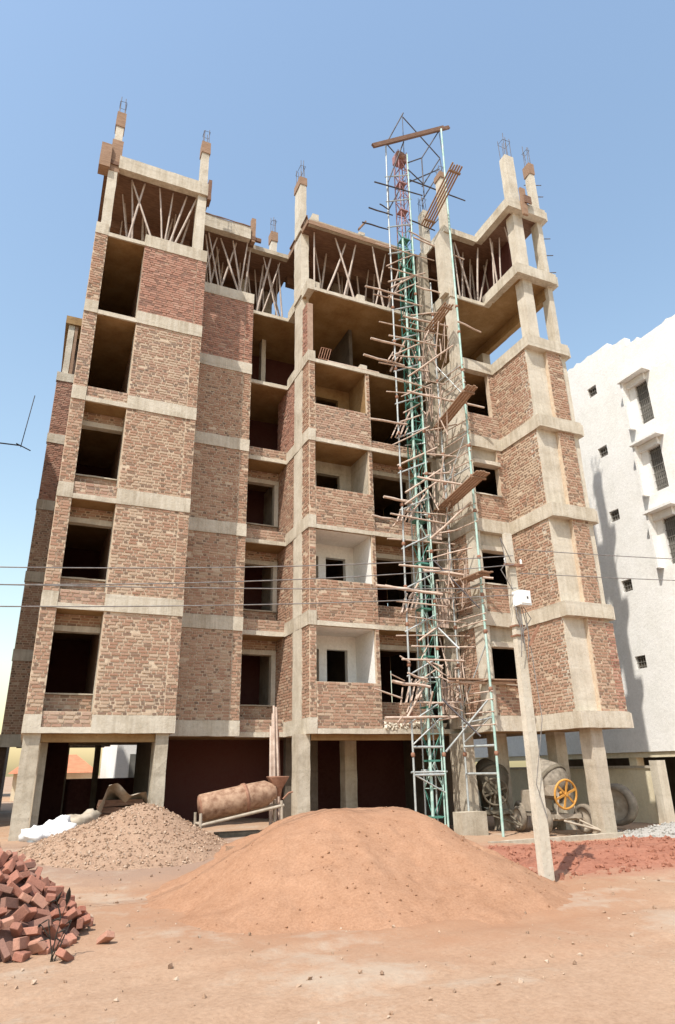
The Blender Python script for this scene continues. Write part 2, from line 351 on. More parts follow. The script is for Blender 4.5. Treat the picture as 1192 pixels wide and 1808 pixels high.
strew('soil_clods', 'red_soil', 1100, s_soil, .012, .07, 'red soil clods strewn beside the concrete pole', 'clods')
def s_gr():
    x = random.uniform(-.5, 10); y = random.uniform(5.2, 14.5); return x, y, gz(x, y)
strew('ground_pebbles', 'stone', 800, s_gr, .006, .035, 'pebbles scattered over the dusty ground', 'pebbles')
def s_gg():
    x = random.uniform(13.8, 19.5); y = random.uniform(12.4, 15.6); return x, y, max(gz(x, y), ggz(x, y))
strew('grey_stones', 'grey_stone', 1500, s_gg, .012, .05, 'crushed grey stones on the heap by the corner column', 'stones')

# ------------------------------------------------------------------ the unfinished block
BLD = thing('apartment_building', 'unfinished six storey brick and concrete apartment block with open top floors', 'building', (7, 20, 0))
def P(o):                                    # keep world coordinates while parenting to the block
    o.parent = BLD; o.matrix_parent_inverse = Matrix.Translation((-7, -20, 0)); return o
ROUGH = {'beam', 'slab_edge', 'column', 'roof_edge', 'roof_beam', 'lintel', 'window_sill', 'column_shutter', 'roof_edge_board', 'plinth', 'water_trough'}
def part(name, mat, *a, **t): return P((MB().rbox(*a) if name in ROUGH else MB().box(*a)).build(name, mat, None, **t))
Z = lambda k: 2.59+3.0*(k-1)
SL, BH = .13, .42
def brick_list(a0, a1, z0, z1, seed, smear=.1, joint=.021):
    rnd = random.Random(seed); H = .0857; out = []; n = max(1, round((z1-z0)/H)); h = (z1-z0)/n
    for r in range(n):
        z = z0+r*h; a = a0-(.18 if r % 2 else 0)-rnd.uniform(0, .04); hd = rnd.random() < .5; mixed = rnd.random() < .72
        while a < a1-.02:
            L = .122 if hd else .24
            lo, hi = max(a, a0)+joint*.5, min(a+L, a1)-joint*.5
            if hi-lo > .03 and rnd.random() > .012:
                sm_ = rnd.random() < smear*(1.5 if noise.noise(Vector((a*1.3, z*1.3, seed))) > 0 else .5)
                tone = (rnd.uniform(0, .19) if hi-lo < .13 and rnd.random() < .4 else (rnd.uniform(.19, .80) if rnd.random() > .05 else .1))
                if sm_ and tone > .15: tone = rnd.uniform(.83, .99)
                jj = joint*.4; out.append((lo+rnd.uniform(0, jj), hi-rnd.uniform(0, jj), z+joint*.4+rnd.uniform(0, jj), z+h-joint*.45-rnd.uniform(0, jj), rnd.uniform(-.006, .006)+(.006 if tone < .2 else 0), rnd.uniform(-.004, .004), tone))
            a += L; hd = (not hd) if mixed else rnd.random() < .15
    return out
WALLN = [0]; SINGLE = [0]
def wall(plane, a0, a1, z0, z1, c, th=.22, brick='brick_pink', mortar='mortar', single=False, parent_name='brick_wall', smear=.12, joint=.021):
    WALLN[0] += 1
    if plane == 'F': o = part(parent_name, mortar, a0, a1, c+.018, c+th, z0, z1)
    else: o = part(parent_name, mortar, c+.018, c+th, a0, a1, z0, z1)
    b = MB(); todo = brick_list(a0, a1, z0, z1, WALLN[0]*13, smear, joint)
    def P3(a, d, z): return (a, c+d, z) if plane == 'F' else (c+d, a, z)
    tones = []
    for lo, hi, zl, zh, d, tw, tone in todo:
        if single and SINGLE[0] < 300 and hi-lo > .2:
            SINGLE[0] += 1
            q = link('brick', SB[plane], o)
            s = ((hi-lo)/.23, (zh-zl)/.072)
            q.location = P3((lo+hi)/2, d, (zl+zh)/2); q.scale = (s[0], 1, s[1]) if plane == 'F' else (1, s[0], s[1])
            continue
        vs = [P3(lo, d-tw, zl), P3(hi, d+tw, zl), P3(hi, d+tw, zh), P3(lo, d-tw, zh), P3(lo, .03, zl), P3(hi, .03, zl), P3(hi, .03, zh), P3(lo, .03, zh)]
        fs = [(0, 1, 2, 3), (0, 4, 5, 1), (1, 5, 6, 2), (2, 6, 7, 3), (3, 7, 4, 0)]
        if plane != 'F': fs = [f[::-1] for f in fs]
        b.add(vs, fs); tones += [tone]*5
    if b.v:
        bo = b.build('brickwork', brick, o, kind='stuff')
        bo.data.attributes.new('tone', 'FLOAT', 'FACE').data.foreach_set('value', tones)
    return o
SB = {'F': MB().box(-.115, .115, 0, .03, -.036, .036).mesh('brick', 'brick_single'), 'L': MB().box(0, .03, -.115, .115, -.036, .036).mesh('brick', 'brick_single')}

FOOT = [(-.12, 17.93), (3.42, 17.93), (3.42, 19.38), (5.52, 19.38), (5.52, 19.86), (7.05, 19.86), (7.05, 17.80), (11.98, 17.80), (11.98, 16.20), (13.48, 16.20), (13.48, 14.24), (15.08, 14.24)]
def plate(name, mat, poly, z0, z1):
    n = len(poly); b = MB()
    b.add([(x, y, z0) for x, y in poly]+[(x, y, z1) for x, y in poly],
          [tuple(range(n))[::-1], tuple(range(n, 2*n))]+[(i, (i+1) % n, n+(i+1) % n, n+i) for i in range(n)])
    return P(b.build(name, mat))
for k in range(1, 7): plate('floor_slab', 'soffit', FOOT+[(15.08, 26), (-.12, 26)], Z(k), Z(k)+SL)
ROOF = FOOT+[(15.08, 24), (8.3, 24), (8.3, 21.2), (7.3, 21.2), (7.3, 24), (-.12, 24)]
plate('roof_slab', 'wood_dark', ROOF, Z(7), Z(7)+.15)
# slab edge strips (cast against boards, paler)
for k in range(1, 7):
    part('slab_edge', 'concrete_pale', .26, 1.40, 17.915, 17.98, Z(k)-.004, Z(k)+SL+.004)
    part('slab_edge', 'concrete_pale', 5.525, 7.035, 19.845, 19.9, Z(k)-.004, Z(k)+SL+.004)
    part('slab_edge', 'concrete_pale', 7.29, 11.93, 17.785, 17.85, Z(k)-.004, Z(k)+SL+.004)
part('slab_edge', 'concrete_pale', 12.03, 13.40, 16.185, 16.25, Z(6)-.004, Z(6)+SL+.004)

BR = {1: 'brick_pink', 2: 'brick_pink', 3: 'brick_pink', 4: 'brick_pale', 5: 'brick_red'}
MO = {1: 'mortar', 2: 'mortar', 3: 'mortar', 4: 'mortar', 5: 'mortar_red'}
cb = 'concrete_band'
# ---- bay with the leftmost tower front
for k in range(1, 7):
    part('beam', cb, -.125, .262, 17.905, 18.15, Z(k)-.003, Z(k)+BH)
    part('beam', cb, 1.395, 3.425, 17.905, 18.15, Z(k)-.003, Z(k)+BH+random.uniform(-.02, .03))
for s in range(1, 6):
    z0, z1 = Z(s)+BH, Z(s+1)
    wall('F', -.12, .26, z0, z1, 17.93, brick='brick_pink' if s != 4 else 'brick_pale')
    wall('F', 1.40, 3.112, z0, z1, 17.93, brick=BR[s], mortar=MO[s], smear={1: .34, 2: .42, 3: .34, 4: .3, 5: .05}[s], joint=.026 if s < 5 else .018)
    wall('F', 3.115, 3.42, z0, z1, 17.925, brick='brick_pink' if s < 5 else 'brick_red', mortar=MO[s])
    part('side_wall', 'concrete_pale', 1.41, 1.62, 18.15, 18.63, Z(s)+SL, z1)
    part('side_wall', 'mortar', 3.20, 3.42, 18.15, 19.40, Z(s)+SL, z1)
    wall('L', 18.16, 25.9, z0, z1, -.12, .2, smear=.2); part('beam', cb, -.13, .05, 18.16, 25.9, Z(s)-.003, z0)
    if s <= 4: wall('F', .265, 1.395, Z(s)+SL, Z(s)+SL+.37, 17.96, .1, 'brick_pale')
    if s <= 3:
        wall('F', .085, 1.405, Z(s)+SL, Z(s)+.95, 18.62, .2)
        wall('F', .085, 1.405, Z(s)+2.69, z1, 18.62, .2)
        part('lintel', 'concrete_pale', .085, 1.405, 18.58, 18.82, Z(s)+2.54, Z(s)+2.69)
        part('window_sill', 'concrete', .085, 1.405, 18.57, 18.82, Z(s)+.95, Z(s)+.99)
    if s == 5: wall('F', .085, 1.405, Z(s)+SL, Z(s)+.62, 18.55, .2)
# ---- shaded second bay, set back
for k in range(1, 7):
    part('beam', 'concrete_band', 3.425, 5.20, 19.355, 19.6, Z(k)-.003, Z(k)+BH)
    part('beam', 'concrete_pale', 5.20, 5.525, 19.352, 19.6, Z(k)-.003, Z(k)+BH)
for s in range(1, 6):
    z0, z1 = Z(s)+BH, Z(s+1)
    b2 = 'brick_red' if s == 5 else 'brick_pink'
    wall('F', 3.43, 5.222, z0, z1, 19.38, brick=b2, mortar=MO[s])
    wall('F', 5.225, 5.52, z0, z1, 19.376, brick=b2, mortar=MO[s])
    part('side_wall', 'mortar_red', 5.30, 5.52, 19.6, 20.8, Z(s)+SL, z1)
# ---- recessed window bay
for s in range(1, 6):
    z1 = Z(s+1)
    if s <= 4: wall('F', 5.525, 7.045, Z(s)+SL, Z(s)+SL+.36, 19.89, .1, 'brick_pale')
    if s <= 3:
        wall('F', 5.525, 7.045, Z(s)+SL, Z(s)+.95, 20.75, .2)
        wall('F', 5.525, 7.045, Z(s)+2.69, z1, 20.75, .2)
        part('lintel', 'concrete_pale', 5.525, 7.045, 20.71, 20.95, Z(s)+2.54, Z(s)+2.69)
        part('window_jamb', 'concrete_pale', 6.90, 7.045, 20.73, 20.97, Z(s)+.95, Z(s)+2.54)
        part('window_sill', 'concrete', 5.525, 7.045, 20.70, 20.97, Z(s)+.95, Z(s)+.99)
# ---- left return of the middle bay (faces left)
for k in range(1, 7):
    part('beam', 'concrete_band', 7.025, 7.285, 17.775, 19.88, Z(k)-.004, Z(k)+BH)
for s in range(1, 6):
    z0, z1 = Z(s)+BH, Z(s+1)
    if s <= 4:
        wall('L', 17.82, 18.40, z0, z1, 7.05)
        wall('L', 19.12, 20.97, z0 if s < 0 else Z(s)+SL, z1, 7.05, brick='brick_pink' if s < 4 else 'brick_red')
        wall('F', 7.066, 7.28, z0, z1, 17.80)
    elif s == 5:
        wall('L', 17.95, 18.40, z0, z1-.5, 7.05, brick='brick_red', mortar='mortar_red')
    part('column', 'concrete_pale', 7.03, 7.29, 18.40, 19.12, z0-.01, z1)
part('column', 'concrete_pale', 6.98, 7.29, 18.38, 19.10, Z(6)+SL, Z(7))
# ---- middle bay balconies
for s in range(1, 6):
    z1 = Z(s+1); zz = Z(s)
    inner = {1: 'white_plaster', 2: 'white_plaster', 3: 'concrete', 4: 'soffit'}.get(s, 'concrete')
    if s <= 4:
        wall('F', 7.285, 9.33, zz+SL, zz+1.40, 17.80, .12, 'brick_pink' if s != 4 else 'brick_pale')
        wall('F', 9.195, 9.33, zz+1.40, z1, 17.803, .10)
        part('partition_wall', inner, 9.19, 9.335, 17.92, 19.2, zz+SL, z1)
        part('window_lintel', inner, 7.29, 9.19, 19.2, 19.4, zz+2.56, z1)
        if s <= 2:
            part('balcony_wall', inner, 7.93, 8.19, 19.2, 19.4, zz+SL, zz+2.56); part('balcony_wall', inner, 8.90, 9.19, 19.2, 19.4, zz+SL, zz+2.56)
            part('window_apron', inner, 8.19, 8.90, 19.205, 19.395, zz+SL, zz+1.0)
            part('balcony_ceiling', inner, 7.29, 9.19, 17.9, 19.2, z1-.02, z1-.004)
        else:
            part('balcony_wall', inner, 8.75, 9.19, 19.2, 19.4, zz+SL, zz+2.56)
            part('window_post', 'pole', 7.86, 7.90, 19.25, 19.3, zz+SL, zz+2.56)
        if s == 4: wall('F', 8.3, 9.1, zz+SL, zz+2.1, 19.0, .1)
        if s <= 3:
            wall('F', 9.34, 11.44, zz+2.69, z1, 18.60, .2)
            wall('F', 9.34, 11.44, zz+SL, zz+.95, 18.60, .2)
            part('lintel', 'concrete_pale', 9.34, 11.44, 18.56, 18.8, zz+2.54, zz+2.69)
            part('window_jamb', 'concrete_pale', 9.34, 9.72, 18.61, 18.8, zz+.95, zz+2.54)
            part('window_jamb', 'concrete_pale', 11.15, 11.44, 18.61, 18.8, zz+.95, zz+2.54)
        wall('F', 9.34, 11.40, zz+SL, zz+SL+random.uniform(.22, .36), 17.86, .1, 'brick_pale')
    # pillars beside the hoist
    part('column', 'concrete', 11.66, 11.96, 17.48, 17.92, zz+SL, z1)
    part('column', 'concrete_pale', 11.955, 12.20, 16.215, 16.62, zz+(BH if s < 5 else SL), z1)
part('column', 'concrete', 11.68, 11.96, 17.5, 17.92, Z(6)+SL, Z(7))
part('column', 'concrete_pale', 11.75, 12.18, 16.22, 16.62, Z(6)+SL, Z(7))
# ---- return wall behind the scaffold (faces left) and the front beside it
for k in range(1, 7):
    part('beam', 'concrete_band', 11.925, 12.03, 16.175, 17.90, Z(k)-.004, Z(k)+BH)
    if k < 6: part('beam', 'concrete_band', 12.03, 13.43, 16.17, 16.4, Z(k)-.004, Z(k)+BH)
for s in range(1, 5):
    z0, z1, zz = Z(s)+BH, Z(s+1), Z(s)
    if s in (1, 2): wall('L', 16.62, 17.48, z0, z1, 11.98, brick='brick_pink')
    else: part('plastered_wall', 'concrete_pale', 11.98, 12.18, 16.62, 17.48, z0, z1)
    wall('F', 12.2, 13.47, z0, zz+1.28, 16.20, .2, 'brick_pink' if s != 4 else 'brick_pale')
    wall('F', 13.22, 13.47, zz+1.28, z1, 16.20, .2)
    part('window_jamb', 'concrete_pale', 12.15, 12.22, 16.22, 16.4, zz+1.28, z1)
    if s < 4:
        part('lintel', 'concrete_pale', 12.2, 13.24, 16.10, 16.4, zz+2.36, zz+2.50)
        part('window_head', 'concrete', 12.2, 13.22, 16.34, 16.42, zz+2.50, z1)
        part('window_sill', 'concrete_pale', 12.2, 13.22, 16.17, 16.42, zz+1.28, zz+1.32)
# ---- right tower: left return and narrow front
for k in range(1, 8):
    part('beam', cb, 13.40, 13.66, 14.20, 16.24, Z(k)-.006, Z(k)+BH)
    part('beam', cb, 13.66, 15.12, 14.197, 14.5, Z(k)-.006, Z(k)+BH)
    part('beam', 'concrete_pale', 15.06, 15.24, 14.25, 14.62, Z(k)-.01, Z(k)+BH-.03)
for s in range(1, 5):
    z0, z1 = Z(s)+BH, Z(s+1)
    br = 'brick_pink'
    wall('L', 14.45, 16.22, z0, z1, 13.44, brick=br, single=(s == 1), smear=.55 if s == 3 else .3, joint=.025)
    wall('F', 14.20, 14.84, z0, z1, 14.28, brick=br, single=(s == 1), joint=.025)
    part('column', 'concrete_pale', 13.455, 14.20, 14.43, 14.80, z0-.01, z1)
    part('column', 'concrete_pale', 14.84, 15.09, 14.37, 14.75, z0-.01, z1)
wall('F', 14.84, 15.16, Z(1)+BH, Z(2)-.1, 14.29, .1, 'brick_red')
for s in (5, 6):
    part('column', 'concrete_pale', 13.77, 14.17, 14.43, 14.83, Z(s)+BH-.01, Z(s+1))
    part('column', 'concrete_pale', 14.88, 15.09, 14.43, 14.78, Z(s)+BH-.01, Z(s+1))
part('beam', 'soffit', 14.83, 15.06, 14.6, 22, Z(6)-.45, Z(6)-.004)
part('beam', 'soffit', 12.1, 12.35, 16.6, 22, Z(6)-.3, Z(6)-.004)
part('column', 'concrete', 14.7, 15.06, 18.2, 18.6, Z(5)+SL, Z(6)-.45)
# ---- interior walls
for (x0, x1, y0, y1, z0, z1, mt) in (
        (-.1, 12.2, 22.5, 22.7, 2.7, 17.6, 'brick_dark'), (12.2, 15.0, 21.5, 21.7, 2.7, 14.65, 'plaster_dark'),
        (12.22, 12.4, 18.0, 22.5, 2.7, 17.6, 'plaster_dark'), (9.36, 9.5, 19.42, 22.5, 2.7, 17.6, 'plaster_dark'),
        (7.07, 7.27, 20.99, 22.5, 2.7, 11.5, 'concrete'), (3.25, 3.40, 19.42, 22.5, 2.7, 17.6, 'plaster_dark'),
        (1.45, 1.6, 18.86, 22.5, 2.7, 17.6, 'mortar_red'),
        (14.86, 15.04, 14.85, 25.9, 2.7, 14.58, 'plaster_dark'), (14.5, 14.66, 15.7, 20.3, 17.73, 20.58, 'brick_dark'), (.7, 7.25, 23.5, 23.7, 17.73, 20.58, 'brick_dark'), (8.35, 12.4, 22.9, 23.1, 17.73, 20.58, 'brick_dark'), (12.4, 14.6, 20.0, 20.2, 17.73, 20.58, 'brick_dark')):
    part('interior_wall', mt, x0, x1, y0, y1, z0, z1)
for (x, y) in ((2.4, 20.6), (5.6, 21.4), (9.4, 20.6), (6.9, 22.2), (11.0, 20.9)): part('column', 'concrete', x-.16, x+.16, y-.16, y+.16, Z(6)+SL, Z(7))
for (x0, x1, y0, y1) in ((.1, 3.2, 20.4, 20.65), (3.6, 6.9, 21.2, 21.45), (7.3, 11.4, 19.3, 19.55), (7.3, 11.4, 20.8, 21.05), (12.4, 14.6, 17.9, 18.1)):
    part('roof_beam', 'wood_dark', x0, x1, y0, y1, Z(7)-.38, Z(7)-.004)
part('column', 'concrete_pale', 6.45, 6.62, 21.3, 21.6, Z(5)+SL, Z(6))
part('room_rail', 'wood', 6.62, 7.05, 21.3, 21.36, Z(5)+.9, Z(5)+.98)
# ---- open top floor: columns, roof beams, shuttering
part('column', 'concrete_pale', 0.0, .29, 17.99, 18.4, Z(6)+SL, Z(7)+.01)
part('column', 'concrete_pale', 2.98, 3.28, 17.98, 18.4, Z(6)+BH, Z(7)+.01)
part('roof_beam', 'concrete_band', .30, 3.36, 17.90, 18.15, Z(7)-.12, Z(7)+.42)
part('roof_beam', 'concrete_band', 3.50, 5.30, 19.34, 19.6, Z(7)-.05, Z(7)+.50)
part('roof_edge_board', 'wood_dark', 3.52, 5.28, 19.315, 19.335, Z(7)+.50, Z(7)+.54)
part('roof_edge', 'concrete', 5.32, 7.0, 19.84, 20.05, Z(7)-.02, Z(7)+.18)
part('roof_edge_board', 'wood', 7.06, 11.4, 17.76, 17.79, Z(7)-.05, Z(7)+.14)
part('roof_edge', 'concrete', 7.08, 11.4, 17.795, 17.95, Z(7)-.01, Z(7)+.24)
part('roof_edge_board', 'wood', 7.0, 7.04, 17.8, 19.9, Z(7)-.02, Z(7)+.26)
part('roof_edge_board', 'wood_dark', 6.955, 6.995, 17.75, 19.6, Z(7)+.24, Z(7)+.30)
part('roof_edge', 'concrete_band', 12.0, 13.39, 16.17, 16.4, Z(7)-.01, Z(7)+.26)
part('roof_edge', 'concrete_band', 11.93, 12.0, 16.17, 17.8, Z(7)-.01, Z(7)+.30)
def stub(x0, x1, y0, y1, ztop, bars, blen, form_base=None, form_top=None):
    part('column', 'concrete_pale', x0, x1, y0, y1, Z(7)+.1, ztop)
    if form_base: part('column_shutter', 'wood', x0-.05, x1+.05, y0-.05, y1+.05, Z(7)+form_base[0], Z(7)+form_base[1])
    if form_top: part('column_shutter', 'wood', x0-.03, x1+.03, y0-.03, y1+.03, ztop-form_top, ztop+.03)
    for i in range(bars):
        fx = (i % 2) if bars <= 4 else (i % 3)/2; fy = (i//2) % 2 if bars <= 4 else (i//3) % 2
        px = x0+.04+fx*(x1-x0-.08); py = y0+.05+fy*(y1-y0-.1); L = blen*random.uniform(.8, 1.1)
        P(MB().bar((px, py, ztop-.1), (px+random.uniform(-.05, .05), py+random.uniform(-.05, .05), ztop+L), .012, 5).build('rebar', 'rebar'))
    b = MB(); zt = ztop+blen*.7
    b.tube([(x0+.02, y0+.02, zt), (x1-.02, y0+.02, zt+.02), (x1-.02, y1-.02, zt), (x0+.02, y1-.02, zt+.02), (x0+.02, y0+.03, zt)], .009, 5)
    P(b.build('stirrup', 'rebar'))
stub(.05, .30, 18.02, 18.35, 23.05, 4, .85, (-.25, 1.15), .62)
stub(3.02, 3.28, 18.02, 18.35, 23.05, 4, .85, None, .5)
stub(6.93, 7.18, 18.35, 18.95, 23.35, 6, .95, None, .35)
stub(6.62, 6.86, 20.9, 21.2, 22.75, 4, .95, None, .45)
stub(11.95, 12.2, 17.5, 17.9, 22.9, 6, .9)
stub(12.05, 12.27, 16.25, 16.62, 23.7, 4, .5, None, .25)
stub(13.82, 14.22, 14.45, 14.80, 23.55, 6, 1.15)
stub(14.95, 15.15, 14.45, 14.75, 23.55, 4, 1.1, None, .5)
part('column_shutter', 'wood', -.32, .02, 17.86, 18.3, Z(7)-.25, Z(7)+.75)
part('column_shutter', 'wood_dark', 3.30, 3.42, 17.88, 18.25, Z(7)-.28, Z(7)+.62)
part('column_shutter', 'wood', 5.34, 5.50, 19.4, 19.6, Z(7)-.1, Z(7)+1.05)
part('column_shutter', 'wood_dark', 5.50, 5.75, 19.45, 19.55, Z(7)+.05, Z(7)+.2)
part('column_shutter', 'wood', 13.98, 14.20, 14.1, 14.19, Z(7)-.25, Z(7)+1.0)
part('column_shutter', 'wood_dark', 14.1, 14.4, 14.05, 14.10, Z(7)+.3, Z(7)+.65)
part('roof_upstand', 'concrete_pale', 7.3, 7.55, 18.0, 18.3, Z(7)+.15, Z(7)+.75)
part('roof_upstand', 'concrete_pale', 9.2, 9.45, 17.9, 18.2, Z(7)+.2, Z(7)+.5)
part('slab_upstand', 'concrete_pale', 9.02, 9.28, 17.84, 18.1, Z(5)+SL, Z(5)+.36)
part('slab_upstand', 'concrete_pale', 9.0, 9.3, 17.84, 18.1, Z(6)+SL, Z(6)+.40)
part('slab_upstand', 'concrete_pale', 7.3, 7.5, 17.84, 18.2, Z(6)+SL, Z(6)+.42)
b = MB().obox((9.1, 17.75, 21.0), (9.4, 17.7, 21.45), .12, .05); P(b.build('shutter_board', 'wood'))
for z_ in (20.2, 19.4, 18.6, 22.3, 22.9):
    P(MB().bar((15.0, 14.9, z_), (15.75, 14.75, z_+.16), .018, 5).build('tie_bar', 'rebar'))
# ---- far left wing, set back
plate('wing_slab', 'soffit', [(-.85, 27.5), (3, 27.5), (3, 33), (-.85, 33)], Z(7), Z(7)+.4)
for k in range(1, 7):
    part('beam', cb, -.88, 2.9, 27.47, 27.7, Z(k), Z(k)+BH)
for s in range(1, 6): wall('F', -.85, .9, Z(s)+BH, Z(s+1), 27.5, brick='brick_red' if s > 3 else 'brick_pink', mortar=MO[5] if s > 3 else 'mortar')
part('interior_wall', 'mortar_dark', -.3, 2.8, 28.6, 28.8, Z(1), Z(7))
part('side_wall', 'mortar_dark', -.84, -.6, 27.72, 33, 0, Z(6))
part('column', 'concrete_pale', -.70, -.45, 27.6, 27.9, Z(6)+BH, Z(7))
part('column_shutter', 'wood', -.42, -.30, 27.6, 27.7, Z(6)+BH, Z(7))
# ---- open ground floor
def gcol(x0, x1, y0, y1, mt='concrete', zb=-.15): return part('column', mt, x0, x1, y0, y1, zb, Z(1))
gcol(-.08, .30, 18.02, 18.45); gcol(2.98, 3.29, 18.02, 18.6); gcol(6.80, 7.16, 18.02, 18.5); gcol(11.60, 12.05, 17.3, 17.9)
gcol(13.80, 14.22, 14.40, 14.82); gcol(14.40, 14.80, 16.5, 16.9); gcol(12.95, 13.4, 17.5, 17.9); gcol(9.2, 9.6, 20.2, 20.6)
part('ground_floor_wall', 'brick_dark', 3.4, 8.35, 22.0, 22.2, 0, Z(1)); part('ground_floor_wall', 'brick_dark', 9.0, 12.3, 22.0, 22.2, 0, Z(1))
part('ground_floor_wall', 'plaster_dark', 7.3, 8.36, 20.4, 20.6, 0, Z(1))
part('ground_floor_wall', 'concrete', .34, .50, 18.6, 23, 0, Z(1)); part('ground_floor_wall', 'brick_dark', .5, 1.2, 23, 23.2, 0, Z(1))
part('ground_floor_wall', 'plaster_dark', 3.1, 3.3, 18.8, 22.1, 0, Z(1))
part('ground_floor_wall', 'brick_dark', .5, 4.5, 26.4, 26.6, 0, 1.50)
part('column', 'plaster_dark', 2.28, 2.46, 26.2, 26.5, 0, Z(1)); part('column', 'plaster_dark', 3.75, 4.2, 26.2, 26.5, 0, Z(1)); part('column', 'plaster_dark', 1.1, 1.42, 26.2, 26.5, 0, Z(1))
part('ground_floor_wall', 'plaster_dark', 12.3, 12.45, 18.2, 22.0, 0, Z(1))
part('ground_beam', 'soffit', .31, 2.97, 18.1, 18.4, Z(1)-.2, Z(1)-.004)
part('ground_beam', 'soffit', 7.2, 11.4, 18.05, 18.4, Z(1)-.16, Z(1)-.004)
part('plinth', 'concrete', 10.2, 14.5, 14.3, 14.42, -.2, .03)
part('water_trough', 'concrete', 10.95, 11.75, 16.55, 17.0, -.1, .52)
# shelf of debris on the first slab of the middle bay
b = MB()
for i in range(70):
    x = random.uniform(9.4, 11.5); ico(b, (x, random.uniform(17.79, 17.85), Z(1)+SL+random.uniform(0, .16)), random.uniform(.03, .11))
P(b.build('rubble', 'concrete_pale', None, kind='stuff'))

# ------------------------------------------------------------------ timber props on the open top floor
PROPS = {
 'left': [(1.77,0.78,18.20),(0.86,1.21,18.25),(1.19,0.69,19.60),(1.97,1.71,18.20),(2.00,2.18,18.30),(2.10,2.65,18.20),(2.21,3.00,18.25),(2.07,2.39,19.40),(2.41,2.96,19.40),(1.60,1.38,19.80),(0.75,0.71,20.25)],
 'second': [(4.02,3.68,19.70),(3.53,4.11,19.80),(4.38,3.76,19.75),(5.15,4.25,19.65),(5.18,4.71,19.70),(4.23,4.86,19.90),(4.98,5.25,19.65),(5.19,5.44,19.80),(4.46,4.66,21.00),(5.90,5.55,20.80)],
 'third': [(6.70,6.06,20.10),(5.80,6.34,20.00),(6.02,6.75,20.05),(6.23,5.95,21.00),(7.10,6.39,20.60),(6.96,6.72,20.30),(6.3,6.6,21.9)],
 'middle': [(7.40,7.42,18.10),(8.10,7.73,18.90),(7.87,8.27,18.90),(8.97,8.26,18.00),(7.82,8.75,18.05),(8.53,9.13,18.10),(10.19,9.76,18.00),(9.84,10.44,18.10),(9.85,9.75,19.20),(9.87,10.21,19.20),(10.30,11.09,18.00),(9.36,9.36,20.00),(9.95,9.51,19.70),(10.34,10.55,19.20),(10.85,11.27,19.00)],
 'right': [(12.61,12.55,16.50),(13.21,12.60,16.55),(12.81,13.21,16.70),(13.38,13.61,16.50),(13.95,13.75,15.90),(13.72,13.95,15.90),(13.80,14.06,15.60),(13.58,14.34,16.80),(14.5,13.9,15.20),(13.87,13.39,17.20),(14.6,14.4,17.00)],
 'corner': [(14.45,14.56,14.95),(14.72,14.3,15.1),(14.6,14.75,16.5)],
}
WHERE = {'left': 'leftmost bay', 'second': 'set back second bay', 'third': 'narrow recessed bay', 'middle': 'wide middle bay', 'right': 'bay right of the hoist', 'corner': 'right corner tower'}
rp_ = random.Random(21)
for bay, (a_, c_, y0_, y1_, n_) in {'left': (.5, 2.9, 18.5, 20.2, 6), 'second': (3.7, 5.3, 20.0, 21.0, 5), 'third': (5.6, 6.9, 20.3, 21.1, 4), 'middle': (7.5, 11.3, 18.3, 20.6, 7), 'right': (12.5, 14.2, 16.9, 17.8, 4)}.items():
    for i in range(n_):
        x_ = rp_.uniform(a_, c_); PROPS[bay].append((x_, min(max(x_+rp_.uniform(-.5, .5), a_), c_), rp_.uniform(y0_, y1_)))
for bay, l in PROPS.items():
    order = sorted(range(len(l)), key=lambda i: l[i][0]+l[i][1]); rank = {i: r for r, i in enumerate(order)}
    for i, (xl, xh, y) in enumerate(l):
        d = Vector((xh-xl, random.uniform(-.15, .15), 2.83)); bend = random.uniform(-.03, .03)
        pts = [Vector((0, 0, -.0))+d*t+Vector((bend*math.sin(3.14*t), 0, 0)) for t in (0, .25, .5, .75, 1)]
        r = random.uniform(.028, .04)
        o = MB().tube(pts, [r*1.1, r, r, r*.95, r*.85], 7).build('timber_prop', 'pole', None,
             label='%s wooden prop from the left on the top floor, %s' % (ORD[rank[i]], WHERE[bay]), cat='prop', group='timber props on the open top floor')
        o.location = (xl, y, 17.725)

# ------------------------------------------------------------------ green hoist mast
def lerp(a, b, t): return Vector(a).lerp(Vector(b), t)
MA, MBT = Vector((10.56, 17.28, .2)), Vector((10.90, 17.28, 25.2))
mast = thing('hoist_mast', 'tall green lattice hoist mast with a red primed top standing before the block', 'hoist mast', tuple(MA))
def Pm(o, root): o.parent = root; o.matrix_parent_inverse = Matrix.Translation(-root.location); return o
HS = .19
offs = [Vector((a*HS, b_*HS, 0)) for a, b_ in ((-1, -1), (1, -1), (1, 1), (-1, 1))]
zc = lambda z: MA.lerp(MBT, (z-MA.z)/(MBT.z-MA.z))
ZP = 20.6
for i, o_ in enumerate(offs):
    Pm(MB().bar(zc(.2)+o_, zc(11)+o_, .045 if i == 0 else .024, 8).build('chord', 'steel_green' if i in (0, 1) else 'steel'), mast)
    Pm(MB().bar(zc(11)+o_, zc(ZP)+o_, .045 if i == 0 else .026, 8).build('chord', 'steel_green' if i == 0 else 'green'), mast)
    Pm(MB().bar(zc(ZP)+o_, zc(25.2)+o_, .024, 6).build('chord', 'mast_pink'), mast)
ST = .72; n = int((25.2-.4)/ST)
def bar_mesh(v, r, mat): return MB().bar((0, 0, 0), v, r, 5).mesh('brace', mat)
slope = (MBT-MA)/(MBT.z-MA.z)
bm_ = {}
for f in range(4):
    a, c = offs[f], offs[(f+1) % 4]
    for mt in ('green', 'mast_pink', 'steel_green', 'steel'):
        bm_[(f, 0, mt)] = bar_mesh(c-a+slope*ST, .014, mt); bm_[(f, 1, mt)] = bar_mesh(a-c+slope*ST, .014, mt); bm_[(f, 2, mt)] = bar_mesh(c-a, .014, mt)
